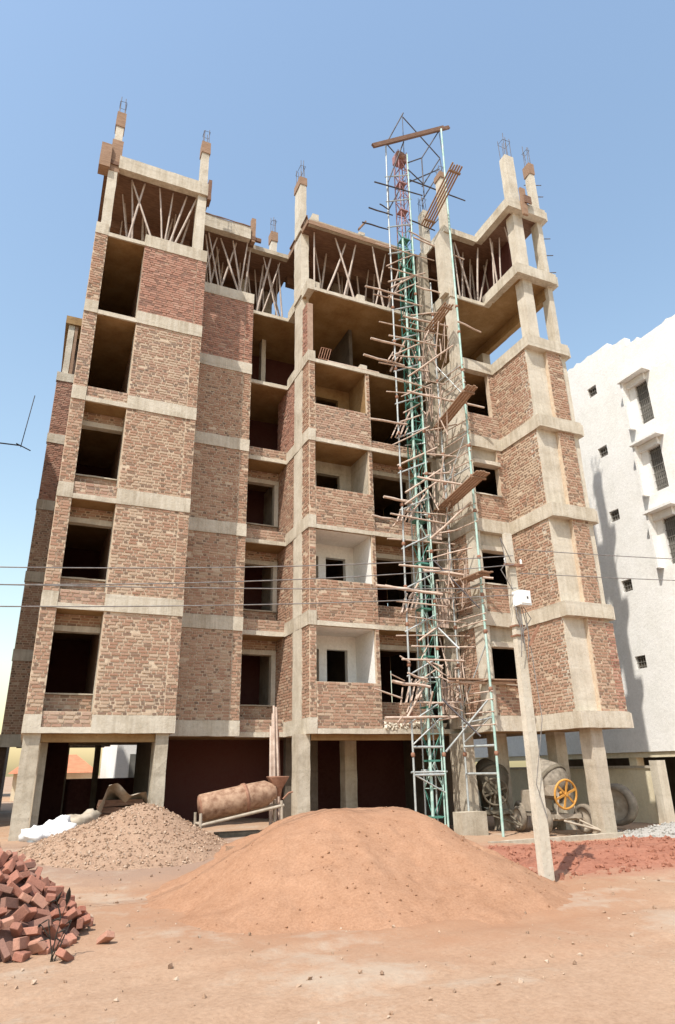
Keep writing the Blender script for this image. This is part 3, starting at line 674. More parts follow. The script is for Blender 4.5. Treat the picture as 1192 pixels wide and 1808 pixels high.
for i in range(n):
    z = .4+i*ST; mt = 'mast_pink' if z > ZP else ('green' if z > 11 or i % 2 == 0 else 'steel_green')
    for f in range(4):
        a, c = offs[f], offs[(f+1) % 4]; d = (i+f) % 2
        q = link('brace', bm_[(f, d, mt)], mast); q.matrix_parent_inverse = Matrix.Translation(-mast.location); q.location = zc(z)+(a if d == 0 else c)
        q = link('cross_bar', bm_[(f, 2, mt)], mast); q.matrix_parent_inverse = Matrix.Translation(-mast.location); q.location = zc(z)+a
    if i % 2 == 0:
        p = zc(z); Pm(MB().box(p.x-.235, p.x+.1, p.y-.235, p.y+.1, z-.025, z+.025).build('splice_plate', 'green' if mt != 'mast_pink' else mt), mast)
p = zc(25.2); Pm(MB().box(p.x-.26, p.x+.2, p.y-.2, p.y+.2, 24.7, 25.1).build('head_pulley_box', 'mast_pink'), mast)
Pm(MB().lathe((p.x-.1, p.y-.25, 24.9), (0, 1, 0), [(0, .02), (0, .2), (.06, .2), (.06, .02)], 16).build('pulley', 'rust'), mast)

# ------------------------------------------------------------------ scaffold round the mast
sc = thing('scaffold', 'rickety scaffold of steel tubes, bamboo poles and planks wrapped round the green mast', 'scaffold', (10.8, 16.8, 0))
S = lambda o: Pm(o, sc)
POSTS = {'a': ((9.78, 17.0, .1), (10.08, 17.0, 25.2), 'steel'), 'c': ((10.78, 17.0, .1), (11.06, 17.0, 25.0), 'steel_green'),
         'd': ((11.72, 15.85, -.05), (12.02, 15.85, 25.6), 'steel_green'), 'e': ((11.48, 17.0, .0), (11.68, 17.0, 18.7), 'steel'), }
pz = lambda k, z: lerp(POSTS[k][0], POSTS[k][1], (z-POSTS[k][0][2])/(POSTS[k][1][2]-POSTS[k][0][2]))
for k, (a, c, mt) in POSTS.items():
    pts = [lerp(a, c, t/8)+Vector((random.uniform(-.012, .012), random.uniform(-.012, .012), 0)) for t in range(9)]
    S(MB().tube(pts, .030 if k != 'd' else .038, 8).build('post', mt))
z = 1.55; i = 0
while z < 24:
    S(MB().bar(pz('a', z)-Vector((.08, 0, 0)), pz('c', z if i == 0 else z+.62)+Vector((.08, .02, 0)), .026, 6).build('brace', 'steel'))
    if i % 2 == 0 and z < 18: S(MB().bar(pz('c', z)-Vector((0, .03, 0)), pz('c', z+.05)+Vector((-.5, .45, 0)), .022, 6).build('ledger', 'steel'))
    if i % 3 == 1 and z < 16:
        S(MB().bar(pz('e', z), pz('d', z+.1), .026, 6).build('ledger', 'steel'))
    z += 1.28; i += 1
for zz_ in (1.48, 2.2):
    S(MB().bar(pz('a', zz_), pz('c', zz_), .034, 6).build('ledger', 'steel')); S(MB().bar(pz('e', zz_), pz('d', zz_), .034, 6).build('ledger', 'steel'))
for (k, l, za, zb) in (('a', 'c', 2.25, 3.0), ('c', 'a', 1.0, 1.5), ('e', 'd', 3.2, 5.0), ('d', 'e', 3.0, 2.3), ('e', 'd', 10.2, 12.0), ('d', 'e', 13.2, 15.0)):
    S(MB().bar(pz(k, za), pz(l, zb), .022, 6).build('brace', 'steel'))
POLES = [
 ((9.43,16.90,22.72),(11.65,17.00,23.04),0.035,'s'),((9.13,16.90,21.31),(10.18,16.95,21.39),0.035,'s'),((8.86,16.95,20.54),(9.97,17.00,20.66),0.035,'s'),
 ((9.61,16.90,21.68),(10.04,16.95,21.61),0.03,'s'),((11.03,16.90,23.51),(13.43,16.60,23.10),0.035,'s'),((10.91,17.00,21.51),(12.03,16.90,21.29),0.035,'s'),
 ((11.02,16.90,20.58),(12.82,16.30,19.63),0.04,'b'),((10.84,16.95,20.86),(11.70,16.80,20.48),0.035,'b'),((9.01,16.95,15.45),(10.33,16.95,15.46),0.05,'b'),
 ((8.71,16.95,14.71),(10.28,16.95,14.66),0.05,'b'),((10.32,16.90,16.72),(12.14,16.50,16.48),0.045,'b'),((11.81,15.75,16.12),(12.73,15.70,15.89),0.04,'b'),
 ((10.30,16.90,13.63),(11.70,16.30,13.20),0.045,'b'),((11.42,16.05,13.06),(12.55,15.75,12.85),0.045,'b'),((8.86,16.95,12.28),(10.24,16.95,12.35),0.045,'b'),
 ((8.78,16.95,8.91),(9.84,16.95,8.85),0.045,'b'),((9.23,16.95,9.59),(10.22,16.95,9.53),0.05,'b'),((8.80,16.90,6.68),(10.84,16.50,6.49),0.055,'b'),
 ((10.45,16.90,7.32),(11.42,16.30,7.04),0.045,'b'),((10.46,16.90,10.45),(11.84,15.90,9.93),0.045,'b'),((10.44,16.80,7.27),(12.22,15.80,6.94),0.05,'b'),
 ((8.93,16.90,2.96),(11.23,16.90,3.02),0.045,'b'),((10.79,16.85,7.69),(11.69,15.90,6.01),0.03,'s'),((10.75,16.80,3.49),(11.32,15.90,2.43),0.035,'s'),
 ((10.37,16.90,14.21),(11.67,15.95,15.22),0.04,'b'),((10.74,16.80,8.34),(11.80,15.95,9.41),0.045,'b'),((10.75,16.80,2.07),(11.70,15.95,3.40),0.035,'t'),
 ((10.93,16.00,4.80),(10.80,16.80,5.53),0.035,'t'),((8.90,17.00,17.66),(10.46,16.95,17.68),0.045,'b'),((10.95,16.90,18.25),(11.84,16.50,17.87),0.04,'b'),
 ((9.48,16.95,9.57),(10.23,16.95,9.56),0.045,'b'),((9.11,16.90,6.70),(10.20,16.90,6.65),0.05,'b'),((9.50,16.95,2.77),(10.31,16.90,3.96),0.04,'b'),
 ((10.9,16.7,3.98),(13.1,15.8,3.88),.055,'b'),((9.2,16.9,3.95),(10.4,16.85,3.82),.055,'b')]
for a, c, r, k in POLES:
    a = Vector(a); c = Vector(c); j = Vector((0, 0, random.uniform(-.03, .03)))
    S(MB().tube([a, a.lerp(c, .33)+j, a.lerp(c, .66)-j*.5, c], [r*.85, r*.85, r*.8, r*.72], 7).build('pole', {'s': 'steel_dark', 'b': 'bamboo', 't': 'steel'}[k]))
TRUSS = [((11.00,17.00,27.28),(10.10,17.00,25.12)),((11.10,17.00,27.33),(12.80,17.00,25.75)),((12.70,17.00,27.01),(11.72,17.00,25.03)),((12.79,17.00,25.72),(11.78,17.00,23.73)),
 ((10.07,17.00,23.03),(10.92,17.00,25.59)),((10.04,17.00,21.61),(10.95,17.00,23.69)),((11.05,17.00,24.49),(11.73,17.00,25.06)),((11.04,17.00,23.59),(12.71,17.00,25.09)),
 ((10.10,17.00,25.09),(10.44,17.00,24.76)),((11.72,17.00,22.96),(12.79,17.00,25.06)),((11.73,17.00,25.06),(11.69,17.00,22.95)),((11.08,17.00,27.52),(11.00,17.00,24.10)),
 ((11.03,17.00,24.11),(11.72,17.00,23.62)),((11.84,17.00,21.39),(12.82,17.00,22.85)),((10.07,17.00,23.03),(10.03,17.00,21.42)),((12.80,17.00,25.75),(12.88,17.00,24.34)),((12.72,17.0,27.2),(12.80,17.0,25.7))]
for i, (a, c) in enumerate(TRUSS):
    dy = .16 if i % 2 else -.05
    S(MB().bar(Vector(a)+Vector((0, dy, 0)), Vector(c)+Vector((0, dy, 0)), .026 if i not in (11, 14, 15, 16) else .016, 6).build('truss_tube', 'steel_dark'))
S(MB().obox((9.43, 16.88, 24.59), (12.95, 16.88, 27.29), .10, .17).build('head_beam', 'wood_dark'))
S(MB().obox((10.1, 16.98, 25.15), (13.3, 16.98, 27.60), .09, .14).build('head_beam', 'wood_dark'))
for lo_, hi_ in ((2.75, 3.7), (5.6, 6.8), (8.7, 9.4), (10.8, 12.3), (13.6, 14.4)):
    zz_ = lo_
    while zz_ < hi_:
        S(MB().bar(pz('e', zz_)+Vector((0, .1, 0)), pz('d', zz_+random.uniform(-.05, .12))-Vector((0, .1, 0)), .02, 6).build('rung', 'bamboo')); zz_ += random.uniform(.22, .36)
for zz_ in (3.9, 6.8, 9.7, 12.6, 15.5):
    for q in range(5):
        x = random.uniform(10.9, 11.5); S(MB().bar((x, 17.15, zz_-.9+.1*q), (x+random.uniform(-.25, .25), 17.35, zz_+random.uniform(.1, .7)), .026, 6).build('pole', 'bamboo'))
for (xa, za, xb, zb) in ((9.6, 8.7, 10.4, 9.6), (10.0, 11.9, 10.5, 13.0), (9.8, 14.4, 10.5, 15.9), (9.7, 5.9, 10.5, 7.1), (9.9, 17.4, 10.6, 18.7)):
    S(MB().bar((xa, 17.1, za), (xb, 17.15, zb), .035, 6).build('pole', 'bamboo'))
rs_ = random.Random(11); zz_ = 3.4
while zz_ < 20:
    k = rs_.random(); y = rs_.uniform(16.85, 17.1)
    if k < .55: a, c = (rs_.uniform(9.2, 9.9), y, zz_), (rs_.uniform(10.9, 12.2), y-rs_.uniform(0, .3), zz_+rs_.uniform(-.12, .12))
    elif k < .8: a, c = (rs_.uniform(10.7, 11.0), 17.1, zz_), (11.85, rs_.uniform(16.0, 17.2), zz_+rs_.uniform(-.3, .3))
    else: a, c = (rs_.uniform(9.6, 10.2), y, zz_-.4), (rs_.uniform(10.9, 11.6), y, zz_+rs_.uniform(.2, .8))
    a = Vector(a); c = Vector(c); j = Vector((0, 0, rs_.uniform(-.03, .03)))
    S(MB().tube([a, a.lerp(c, .5)+j, c], rs_.uniform(.02, .034), 6).build('pole', 'bamboo')); zz_ += rs_.uniform(.22, .5)
for k_ in ('a', 'c', 'd', 'e'):
    zz_ = 2.0
    while zz_ < 18:
        p_ = pz(k_, zz_); S(MB().lathe(p_-Vector((0, 0, .06)), (0, 0, 1), [(0, .04), (.03, .062), (.09, .06), (.12, .04)], 8).build('lashing', 'rust')); zz_ += rs_.uniform(1.0, 1.7)
for i in range(26):
    x = rs_.uniform(9.3, 11.6); z_ = rs_.uniform(2.9, 4.6); a = Vector((x, rs_.uniform(16.6, 17.1), z_)); c = a+Vector((rs_.uniform(-.9, .9), rs_.uniform(-.2, .2), rs_.uniform(-.25, .5)))
    c.x = min(c.x, 11.85); S(MB().bar(a, c, rs_.uniform(.016, .03), 5).build('stick', 'bamboo'))
for i in range(60):
    x = rs_.uniform(10.85, 11.75); y = rs_.uniform(16.2, 17.25); z_ = rs_.choice((3.6, 6.5, 9.3, 12.2, 15.0))+rs_.uniform(-.7, .9)
    a = Vector((x, y, z_)); c = a+Vector((rs_.uniform(-.25, .25), rs_.uniform(-.5, .5), rs_.uniform(.4, 1.3)))
    c.x = min(c.x, 11.88); S(MB().bar(a, c, rs_.uniform(.014, .026), 5).build('stick', 'bamboo'))
def platform(a, c, wdt, n_, mat='wood', gap=.02):
    a = Vector(a); c = Vector(c); sd_ = (c-a).normalized().cross(Vector((0, 0, 1))).normalized()
    root = S(MB().obox(a.lerp(c, .12)-sd_*wdt*.5-Vector((0, 0, .06)), a.lerp(c, .12)+sd_*wdt*.5-Vector((0, 0, .06)), .08, .05).build('platform', mat))
    MB_ = MB().obox(a.lerp(c, .9)-sd_*wdt*.5-Vector((0, 0, .06)), a.lerp(c, .9)+sd_*wdt*.5-Vector((0, 0, .06)), .08, .05).build('cleat', mat, root)
    for i in range(n_):
        o_ = sd_*((i+.5)/n_-.5)*wdt; e = random.uniform(-.06, .06)
        MB().obox(a+o_, c+o_+(c-a).normalized()*e, wdt/n_-gap, .035).build('plank', mat, root)
platform((11.5, 17.36, 9.52), (11.5, 14.80, 9.92), .50, 5)
platform((11.5, 16.73, 21.13), (11.5, 14.41, 21.94), .50, 5, 'wood', .045)
platform((11.5, 17.1, 12.45), (11.5, 14.9, 12.95), .42, 4)
platform((11.55, 17.1, 6.95), (11.55, 15.2, 6.93), .42, 4)
platform((11.4, 17.0, 16.4), (11.5, 15.7, 16.75), .40, 4, 'wood', .04)
platform((10.95, 16.75, 4.05), (12.9, 15.75, 3.95), .34, 3)
for zz_ in (14.9, 12.0, 9.0, 6.15, 3.6):
    for q in range(4):
        S(MB().obox((9.6+.16*q, 16.9, zz_-.25+.05*q), (10.05+.14*q, 17.3, zz_+.45), .13, .035, (1, 0, 0)).build('plank', 'bamboo'))
    for q in range(4):
        S(MB().obox((11.02+.12*q, 17.2, zz_-.5), (11.10+.12*q, 17.35, zz_+.35+.1*(q % 2)), .09, .03, (0, 1, 0)).build('plank', 'bamboo'))

# ------------------------------------------------------------------ things standing on the slabs
rk = thing('bar_rack', 'small welded bar rack standing on the open fifth floor slab', 'rack', (7.45, 17.9, Z(5)+SL))
for i in range(5): MB().bar((.0+.09*i, 0, .12), (.14+.09*i, .05, .62), .014, 5).build('bar', 'rust', rk)
for h in (.12, .62): MB().bar((.28*(h-.12), 0.1*(h-.12), h), (.38+.28*(h-.12), .1*(h-.12), h), .016, 5).build('rail', 'rust', rk)
for x in (.02, .36): MB().bar((x, 0, 0), (x, 0, .13), .016, 5).build('leg', 'rust', rk)
MB().bar((7.78, 17.88, Z(5)+SL+.05), (9.75, 17.86, Z(5)+SL+.05), .045, 8).build('loose_pole', 'bamboo', None, label='wooden pole lying along the edge of the open fifth floor slab', cat='pole')

# ------------------------------------------------------------------ heap of loose bricks
def cbrick(L, W_, H_, c, j, broken=0):
    b = MB(); vs = []
    for sx in (-1, 1):
        for sy in (-1, 1):
            for sz in (-1, 1):
                q = Vector((sx*L/2, sy*W_/2, sz*H_/2)); J = lambda: random.uniform(-j, j); k = c*random.uniform(.5, 1.6)
                if broken and sx > 0: q.x -= random.uniform(0, broken)
                vs += [q-Vector((0, sy*k, sz*k))+Vector((J(), 0, 0)), q-Vector((sx*k, 0, sz*k))+Vector((0, J(), 0)), q-Vector((sx*k, sy*k, 0))+Vector((0, 0, J()))]
    import bmesh
    bm = bmesh.new(); [bm.verts.new(v) for v in vs]; bmesh.ops.convex_hull(bm, input=bm.verts); me = bpy.data.meshes.new('brick'); bm.to_mesh(me); bm.free()
    me.materials.append(M['brick_heap']); return me
BWS = [cbrick(.208, .100, .066, .006, .003) for i in range(5)]+[cbrick(.19, .106, .072, .008, .005, .07) for i in range(3)]
bw = BWS[0]
def pile_z(x, y): return mound(x, y, -.30, 9.45, 1.5, 1.20, 1.2, 1.4, .95, .75)+gz(x, y)
heap('brick_rubble', 'brick_heap', lambda x, y: pile_z(x, y)-.10, -1.7, 1.3, 7.8, 11, .1, label='dense core of broken brick inside the loose brick heap', cat='brick rubble', kind='stuff')
rnd = random.Random(3); pts = []
tries = 0
while len(pts) < 290 and tries < 60000:
    tries += 1
    x = rnd.uniform(-1.7, 1.35); y = rnd.uniform(7.9, 11.0); z = pile_z(x, y)
    if z < gz(x, y)-.02: continue
    if y > 10.2 and rnd.random() < .7: continue
    if all((x-a)**2+(y-c)**2+((z-d)*.7)**2 > .0130 for a, c, d in pts):
        pts.append((x, y, z))
for i, (x, y, z) in enumerate(pts):
    o = link('loose_brick', BWS[rnd.randrange(8)], None, 'loose red brick in the tumbled heap at the lower left', 'brick', 'loose bricks heaped at the lower left')
    o.location = (x, y, max(z+rnd.uniform(-.035, .05), gz(x, y)+.04))
    o.rotation_euler = (rnd.gauss(0, .5)+(1.57 if rnd.random() < .25 else 0), rnd.gauss(0, .5), rnd.uniform(0, 6.28))
    k = rnd.uniform(.92, 1.08); o.scale = (k, k*rnd.uniform(.95, 1.05), k)
for i, (x, y) in enumerate(((.62, 8.02), (1.05, 8.55))):
    o = link('stray_brick', bw, None, ['single red brick lying in front of the brick heap', 'single red brick lying at the right foot of the brick heap'][i], 'brick')
    o.location = (x, y, gz(x, y)+.05); o.rotation_euler = (.3, .5, 1+i)

# dark dried weed before the heap
wd = thing('dried_weed', 'dark dried twiggy weed standing before the brick heap', 'weed', (.50, 8.1, gz(.50, 8.1)))
st = [[(0, 0, 0), (.02, 0, .2), (.05, .03, .36), (.10, .05, .50)], [(0.02, 0, 0), (-.03, .02, .2), (-.06, .05, .36)], [(.0, .02, 0), (.05, -.03, .16), (.10, -.03, .27)], [(.03, 0, 0), (.1, .03, .2), (.16, .08, .33)], [(.05, .03, .36), (.02, .05, .45), (-.01, .04, .52)], [(-.03, .02, .2), (-.09, 0, .28), (-.13, 0, .33)]]
for s_ in st: MB().tube(s_, [.007, .006, .004, .003][:len(s_)], 5).build('stem', 'weed', wd)
def leaf(c, d, L, W):
    d = Vector(d).normalized(); s_ = d.cross(Vector((.2, 1, .1))).normalized(); nn = d.cross(s_); c = Vector(c); b = MB(); vs = []
    for t, ww in ((0, .05), (.25, .8), (.5, 1), (.75, .7), (1, .03)):
        for sg in (-1, 0, 1): vs.append(c+d*L*t+s_*W*ww*sg/2+nn*(.02 if sg == 0 else 0)+nn*.08*t*t)
    fs = [(3*i+j, 3*i+j+1, 3*i+4+j, 3*i+3+j) for i in range(4) for j in range(2)]
    b.add(vs, fs, True); return b
leaf((.09, .05, .47), (.12, .0, 1), .17, .05).build('leaf', 'weed', wd)
rl = random.Random(5)
for i in range(16):
    s_ = st[rl.randrange(len(st))]; p = Vector(s_[rl.randrange(1, len(s_))]); leaf(p, (rl.uniform(-1, 1), rl.uniform(-1, 1), rl.uniform(-.3, .8)), rl.uniform(.03, .07), rl.uniform(.01, .025)).build('leaf', 'weed', wd)

# ------------------------------------------------------------------ rusty tilting drum on its frame
dr = thing('mixing_drum', 'rusty cement caked drum lying tilted on a tube frame by the middle column', 'drum', (4.5, 16.05, .3))
A0, A1 = Vector((-.76, 0, .62)), Vector((.98, 0, .92)); ax = (A1-A0).normalized(); Ld = (A1-A0).length
d_ = MB().lathe(A0, ax, [(0, .20), (0, .265), (.02, .28), (.9, .285), (1.0, .30), (1.06, .30), (1.1, .285), (1.55, .275), (Ld-.05, .18), (Ld, .17), (Ld, .02)], 28).build('drum_shell', 'rust_pale', dr)
MB().lathe(A0+ax*1.0, ax, [(0, .29), (0, .315), (.07, .315), (.07, .29)], 28).build('ring', 'rust', d_)
MB().lathe(A0, ax, [(-.01, .02), (-.01, .24), (.03, .24)], 20).build('end_plate', 'rust', d_)
for sy in (-.26, .26):
    MB().bar((-.80, sy, .28), (1.12, sy, .62), .034, 8).build('rail', 'dusty_metal', dr)
    MB().bar((-.78, sy, -.22), (-.80, sy, .52), .034, 8).build('leg', 'dusty_metal', dr)
    MB().bar((1.10, sy, -.25), (1.06, sy, .72), .034, 8).build('leg', 'dusty_metal', dr)
    MB().bar((-.55, sy, -.2), (.9, sy, .1), .022, 6).build('brace', 'rust', dr)
for x, z in ((-.78, .3), (1.08, .6)): MB().bar((x, -.28, z), (x, .28, z), .03, 8).build('cross_bar', 'dusty_metal', dr)
MB().lathe((1.05, 0, .80), (0, 0, 1), [(0, .09), (.16, .12), (.42, .30), (.44, .30), (.42, .27), (.16, .09)], 4).build('hopper', 'rust', dr)
MB().tube([(1.1, -.25, .75), (1.22, -.3, .88), (1.32, -.3, .9)], .02, 6).build('crank_handle', 'rust', dr)
bt = MB().box(-.3, .75, .05, .5, -.25, .08).build('base_tray', 'dusty_dark', dr)
# bundle of long rods behind the drum
for i in range(6):
    p0 = (5.52+.06*i, 16.45+.05*(i % 2), .25); p1 = (5.60+.035*i+random.uniform(-.03, .03), 16.75, 3.1+random.uniform(-.55, .25))
    MB().bar(p0, p1, .022 if i % 2 else .03, 6).build('upright_rod', 'bamboo' if i < 5 else 'rust', None, label='%s rod from the left in the upright bundle behind the rusty drum' % ORD[i], cat='rod', group='rods standing behind the drum')
bxs = thing('wooden_crate', 'small weathered wooden box lying between the gravel and sand heaps', 'box', (3.75, 13.2, gz(3.75, 13.2)))
b = MB().box(-.11, .11, -.15, .15, .01, .26, .008).build('body', 'wood', bxs); MB().box(-.12, .12, -.16, .16, .262, .285, .005).build('lid', 'wood', bxs); bxs.rotation_euler = (0, .12, .4)

# ------------------------------------------------------------------ sacks and tarpaulin
def blob(name, mat, c, sx, sy, sz, seed, label, cat, group=None, amp=.35):
    b = MB(); nu, nv = 26, 14; vs = []
    for j in range(nv+1):
        ph = math.pi*j/nv
        for i in range(nu):
            th = 2*math.pi*i/nu; d = Vector((math.sin(ph)*math.cos(th), math.sin(ph)*math.sin(th), math.cos(ph)))
            k = 1+amp*noise.noise(d*1.6+Vector((seed, 0, seed)))+amp*.6*noise.noise(d*4+Vector((seed, seed, 0)))
            z_ = d.z*sz*k
            vs.append((d.x*sx*k, d.y*sy*k, max(z_, -sz*.35)))
    b.add(vs, [(j*nu+i, j*nu+(i+1) % nu, (j+1)*nu+(i+1) % nu, (j+1)*nu+i) for j in range(nv) for i in range(nu)], True)
    return b.build(name, mat, None, label=label, cat=cat, group=group, loc=(c[0], c[1], c[2]+sz*.3))
blob('white_sack', 'white_sack', (.45, 16.3, .42), .30, .26, .20, 1, 'crumpled white sack against the leftmost ground floor column', 'sack', amp=.5)
blob('white_sack', 'white_sack', (.88, 16.45, .48), .34, .24, .26, 4, 'largest crumpled white sack left of the gravel heap', 'sack', amp=.5)
blob('grey_sack', 'tarp', (1.35, 17.0, .52), .40, .3, .30, 9, 'grey sack slumped behind the white sacks', 'sack', amp=.5)
def drape(name, mat, pts, label, cat):
    b = MB(); n_ = 30; m_ = 18; vs = []
    for j in range(m_):
        v = j/(m_-1)
        for i in range(n_):
            u = i/(n_-1); k = u*(len(pts)-1); q = min(int(k), len(pts)-2); p = Vector(pts[q]).lerp(Vector(pts[q+1]), k-q)
            f = .07*math.sin(u*17+2*math.sin(v*5))+.05*noise.noise(Vector((u*6, v*3, 2)))
            vs.append((p.x+.08*math.sin(v*4), p.y+.9*v+f, p.z*(1-.35*v)+f*.8))
    b.add(vs, [(j*n_+i, j*n_+i+1, (j+1)*n_+i+1, (j+1)*n_+i) for j in range(m_-1) for i in range(n_-1)], True)
    return b.build(name, mat, None, label=label, cat=cat)
drape('tarpaulin', 'tarp', [(1.62, 17.7, .35), (1.72, 17.7, .9), (1.9, 17.7, 1.42), (2.15, 17.75, 1.40), (2.45, 17.8, 1.22), (2.85, 17.9, 1.18), (2.95, 17.9, .6)], 'dusty tarpaulin draped over stacked goods behind the gravel heap', 'tarpaulin')
gd = thing('stacked_goods', 'low stack of boards under the tarpaulin in the left ground floor bay', 'stack', (2.3, 18.3, .3))
for i in range(5): MB().box(-.5, .5, -.2, .3, .16*i, .16*i+.14, .02).build('board', 'wood_dark', gd)

# ------------------------------------------------------------------ concrete mixers
def wheel(parent, c, r, w_, ax_, tname='tyre'):
    wl = link('wheel', None, parent, loc=c)
    MB().lathe((0, 0, 0), ax_, [(-w_/2, r*.72), (-w_/2, r*.9), (-w_*.3, r), (w_*.3, r), (w_/2, r*.9), (w_/2, r*.72)], 28, True).build(tname, 'tyre', wl)
    MB().lathe((0, 0, 0), ax_, [(-w_*.42, r*.74), (-w_*.3, r*.68), (-w_*.1, r*.25), (-w_*.3, r*.1), (-w_*.3, .005), (w_*.2, .005), (w_*.2, r*.25), (w_*.35, r*.7)], 24).build('rim', 'dusty_metal', wl)
    return wl
def mixer(loc, rz, label, dusty, wheelmat):
    t = thing('concrete_mixer', label, 'concrete mixer', loc); t.rotation_euler = (0, 0, rz)
    # local: x right, -y front
    wheel(t, (-.64, -.1, .36), .36, .17, (1, .18, 0)); wheel(t, (.60, -.25, .36), .36, .17, (1, .18, 0))
    wheel(t, (-.5, 1.25, .32), .32, .15, (1, 0, 0)); wheel(t, (.5, 1.25, .32), .32, .15, (1, 0, 0))
    MB().bar((-.62, -.15, .36), (.62, -.2, .36), .035, 8).build('axle', dusty, t)
    for sx in (-.3, .3): MB().obox((sx, -.4, .42), (sx, 1.4, .44), .07, .09).build('chassis_rail', dusty, t)
    MB().obox((-.4, -.35, .44), (.4, -.35, .44), .08, .10).build('cross_bar', dusty, t)
    MB().bar((-.2, -.45, .34), (.5, -1.0, .12), .028, 6).build('tow_bar', dusty, t); MB().bar((.28, -.45, .34), (.5, -1.0, .12), .028, 6).build('tow_bar', dusty, t)
    for sx in (-.28, .28): MB().bar((sx*1.1, -.35, .42), (sx*.6, -.3, 1.0), .032, 6).build('upright', dusty, t)
    MB().lathe((-.05, .12, 1.28), Vector((-.25, .75, .62)), [(-.46, .14), (-.44, .27), (-.1, .47), (.16, .49), (.2, .49), (.62, .30), (.64, .29), (.6, .27), (.2, .44)], 26).build('drum', 'drum_grey' if dusty == 'dusty_metal' else dusty, t)
    MB().lathe((-.05, .12, 1.28), Vector((-.25, .75, .62)), [(-.02, .47), (-.02, .52), (.08, .52), (.08, .47)], 26).build('gear_ring', 'dusty_dark', t)
    MB().box(-.42, -.12, -.32, .02, .95, 1.22, .02).build('gear_box', dusty, t)
    MB().box(-.35, .3, .75, 1.3, .5, 1.05, .02).build('engine_cover', dusty, t)
    hw = link('hand_wheel', None, t, loc=(-.08, -.50, .98))
    b = MB(); ri = .36; rp = []
    n_ = 28; k_ = 8
    vs = [((ri+.03*math.cos(v))*math.cos(u), .03*math.sin(v), (ri+.03*math.cos(v))*math.sin(u)) for u in (2*math.pi*i/n_ for i in range(n_)) for v in (2*math.pi*j/k_ for j in range(k_))]
    b.add(vs, [(i*k_+j, i*k_+(j+1) % k_, ((i+1) % n_)*k_+(j+1) % k_, ((i+1) % n_)*k_+j) for i in range(n_) for j in range(k_)], True)
    b.build('rim', 'orange' if dusty != 'dusty_dark' else dusty, hw)
    for i in range(3):
        a = math.pi*i/3+.35; MB().obox((ri*math.cos(a), 0, ri*math.sin(a)), (-ri*math.cos(a), 0, -ri*math.sin(a)), .05, .03, (0, 1, 0)).build('spoke', 'orange' if dusty != 'dusty_dark' else dusty, hw)
    MB().bar((0, .3, 0), (0, -.05, 0), .05, 10).build('hub', 'orange' if dusty != 'dusty_dark' else dusty, hw)
    hw.rotation_euler = (.12, 0, .1)
    return t
mixer((13.45, 15.6, -.04), -.12, 'concrete mixer with an orange spoked hand wheel under the right tower', 'dusty_metal', 0)
mixer((12.9, 17.6, 0.0), -.5, 'second concrete mixer standing in the shade behind the pole', 'dusty_dark', 0)
tw = thing('tractor_wheel', 'large dusty tractor wheel leaning in the shade beside the corner column', 'wheel', (15.85, 15.9, .02)); wheel(tw, (0, 0, .56), .56, .34, (1, .3, .06))

# ------------------------------------------------------------------ concrete pole, box, wires
PB, PT = Vector((7.62, 9.32, -.25)), Vector((7.62, 9.32, 5.7))
pl = thing('concrete_pole', 'leaning pale concrete electricity pole with a white box on its side', 'pole', (7.62, 9.32, 0))
b = MB(); vs = []
for z_, wx, wy in ((-.3, .10, .07), (1.2, .095, .066), (3.2, .085, .06), (5.68, .068, .05)):
    vs += [(-wx, -wy, z_), (wx, -wy, z_), (wx, wy, z_), (-wx, wy, z_)]
b.add(vs, [(4*i+j, 4*i+(j+1) % 4, 4*i+4+(j+1) % 4, 4*i+4+j) for i in range(3) for j in range(4)]+[(12, 13, 14, 15)])
b.build('shaft', 'concrete_pale', pl)
mb = MB().box(-.12, .12, -.30, -.10, 4.28, 4.54).build('meter_box', 'white_box', pl); MB().box(-.10, .10, -.312, -.302, 4.31, 4.51).build('box_door', 'white_box', mb); MB().box(.02, .05, -.318, -.312, 4.39, 4.43).build('latch', 'steel_dark', mb)
for z_ in (3.78, 3.95): MB().box(-.105, .105, -.085, .085, z_, z_+.025).build('strap', 'rust', pl)
MB().obox((-.20, -.08, 5.05), (.22, -.08, 5.07), .04, .04).build('cross_arm', 'rust', pl)
for x in (-.17, .18): MB().lathe((x, -.08, 5.08), (0, 0, 1), [(0, .01), (.025, .024), (.05, .015), (.075, .024), (.1, .008)], 10).build('insulator', 'white_box', pl)
for i in range(6):
    z_ = random.uniform(3.3, 3.9); x = random.uniform(-.13, .13)
    MB().tube([(x, -.14, 4.3), (x+random.uniform(-.1, .12), -.2, (4.3+z_)/2), (x+random.uniform(-.08, .1), -.13, z_)], .008, 5).build('cable', 'wire', pl)
MB().tube([(-.05, -.1, 5.1), (-.32, -.2, 5.5), (-.25, -.2, 5.05), (-.38, -.2, 4.9), (-.15, -.18, 4.55)], .009, 6).build('cable', 'wire', pl)
MB().tube([(.1, -.13, 4.2), (.16, -.16, 2.4), (-.1, -.14, 1.4), (.05, -.13, .9)], .007, 5).build('cable', 'wire', pl)
MB().obox((.08, -.15, 3.6), (.3, -.2, 3.95), .05, .04).build('stay', 'rust', pl)
def wire(a, c, sag, lab):
    a = Vector(a); c = Vector(c); pts = [a.lerp(c, t/24)-Vector((0, 0, sag*4*(t/24)*(1-t/24))) for t in range(25)]
    MB().tube(pts, .0085, 5).build('overhead_wire', 'wire', None, label=lab, cat='wire', group='overhead wires')
wire((7.6, 9.2, 5.22), (-6, 9.5, 3.95), .25, 'topmost overhead wire running left from the concrete pole')
wire((7.6, 9.2, 5.05), (-6, 9.5, 3.72), .28, 'second overhead wire below the top, running left from the pole')
wire((7.6, 9.2, 4.62), (-6, 9.5, 3.72), .10, 'third overhead wire below the top, running left from the pole')
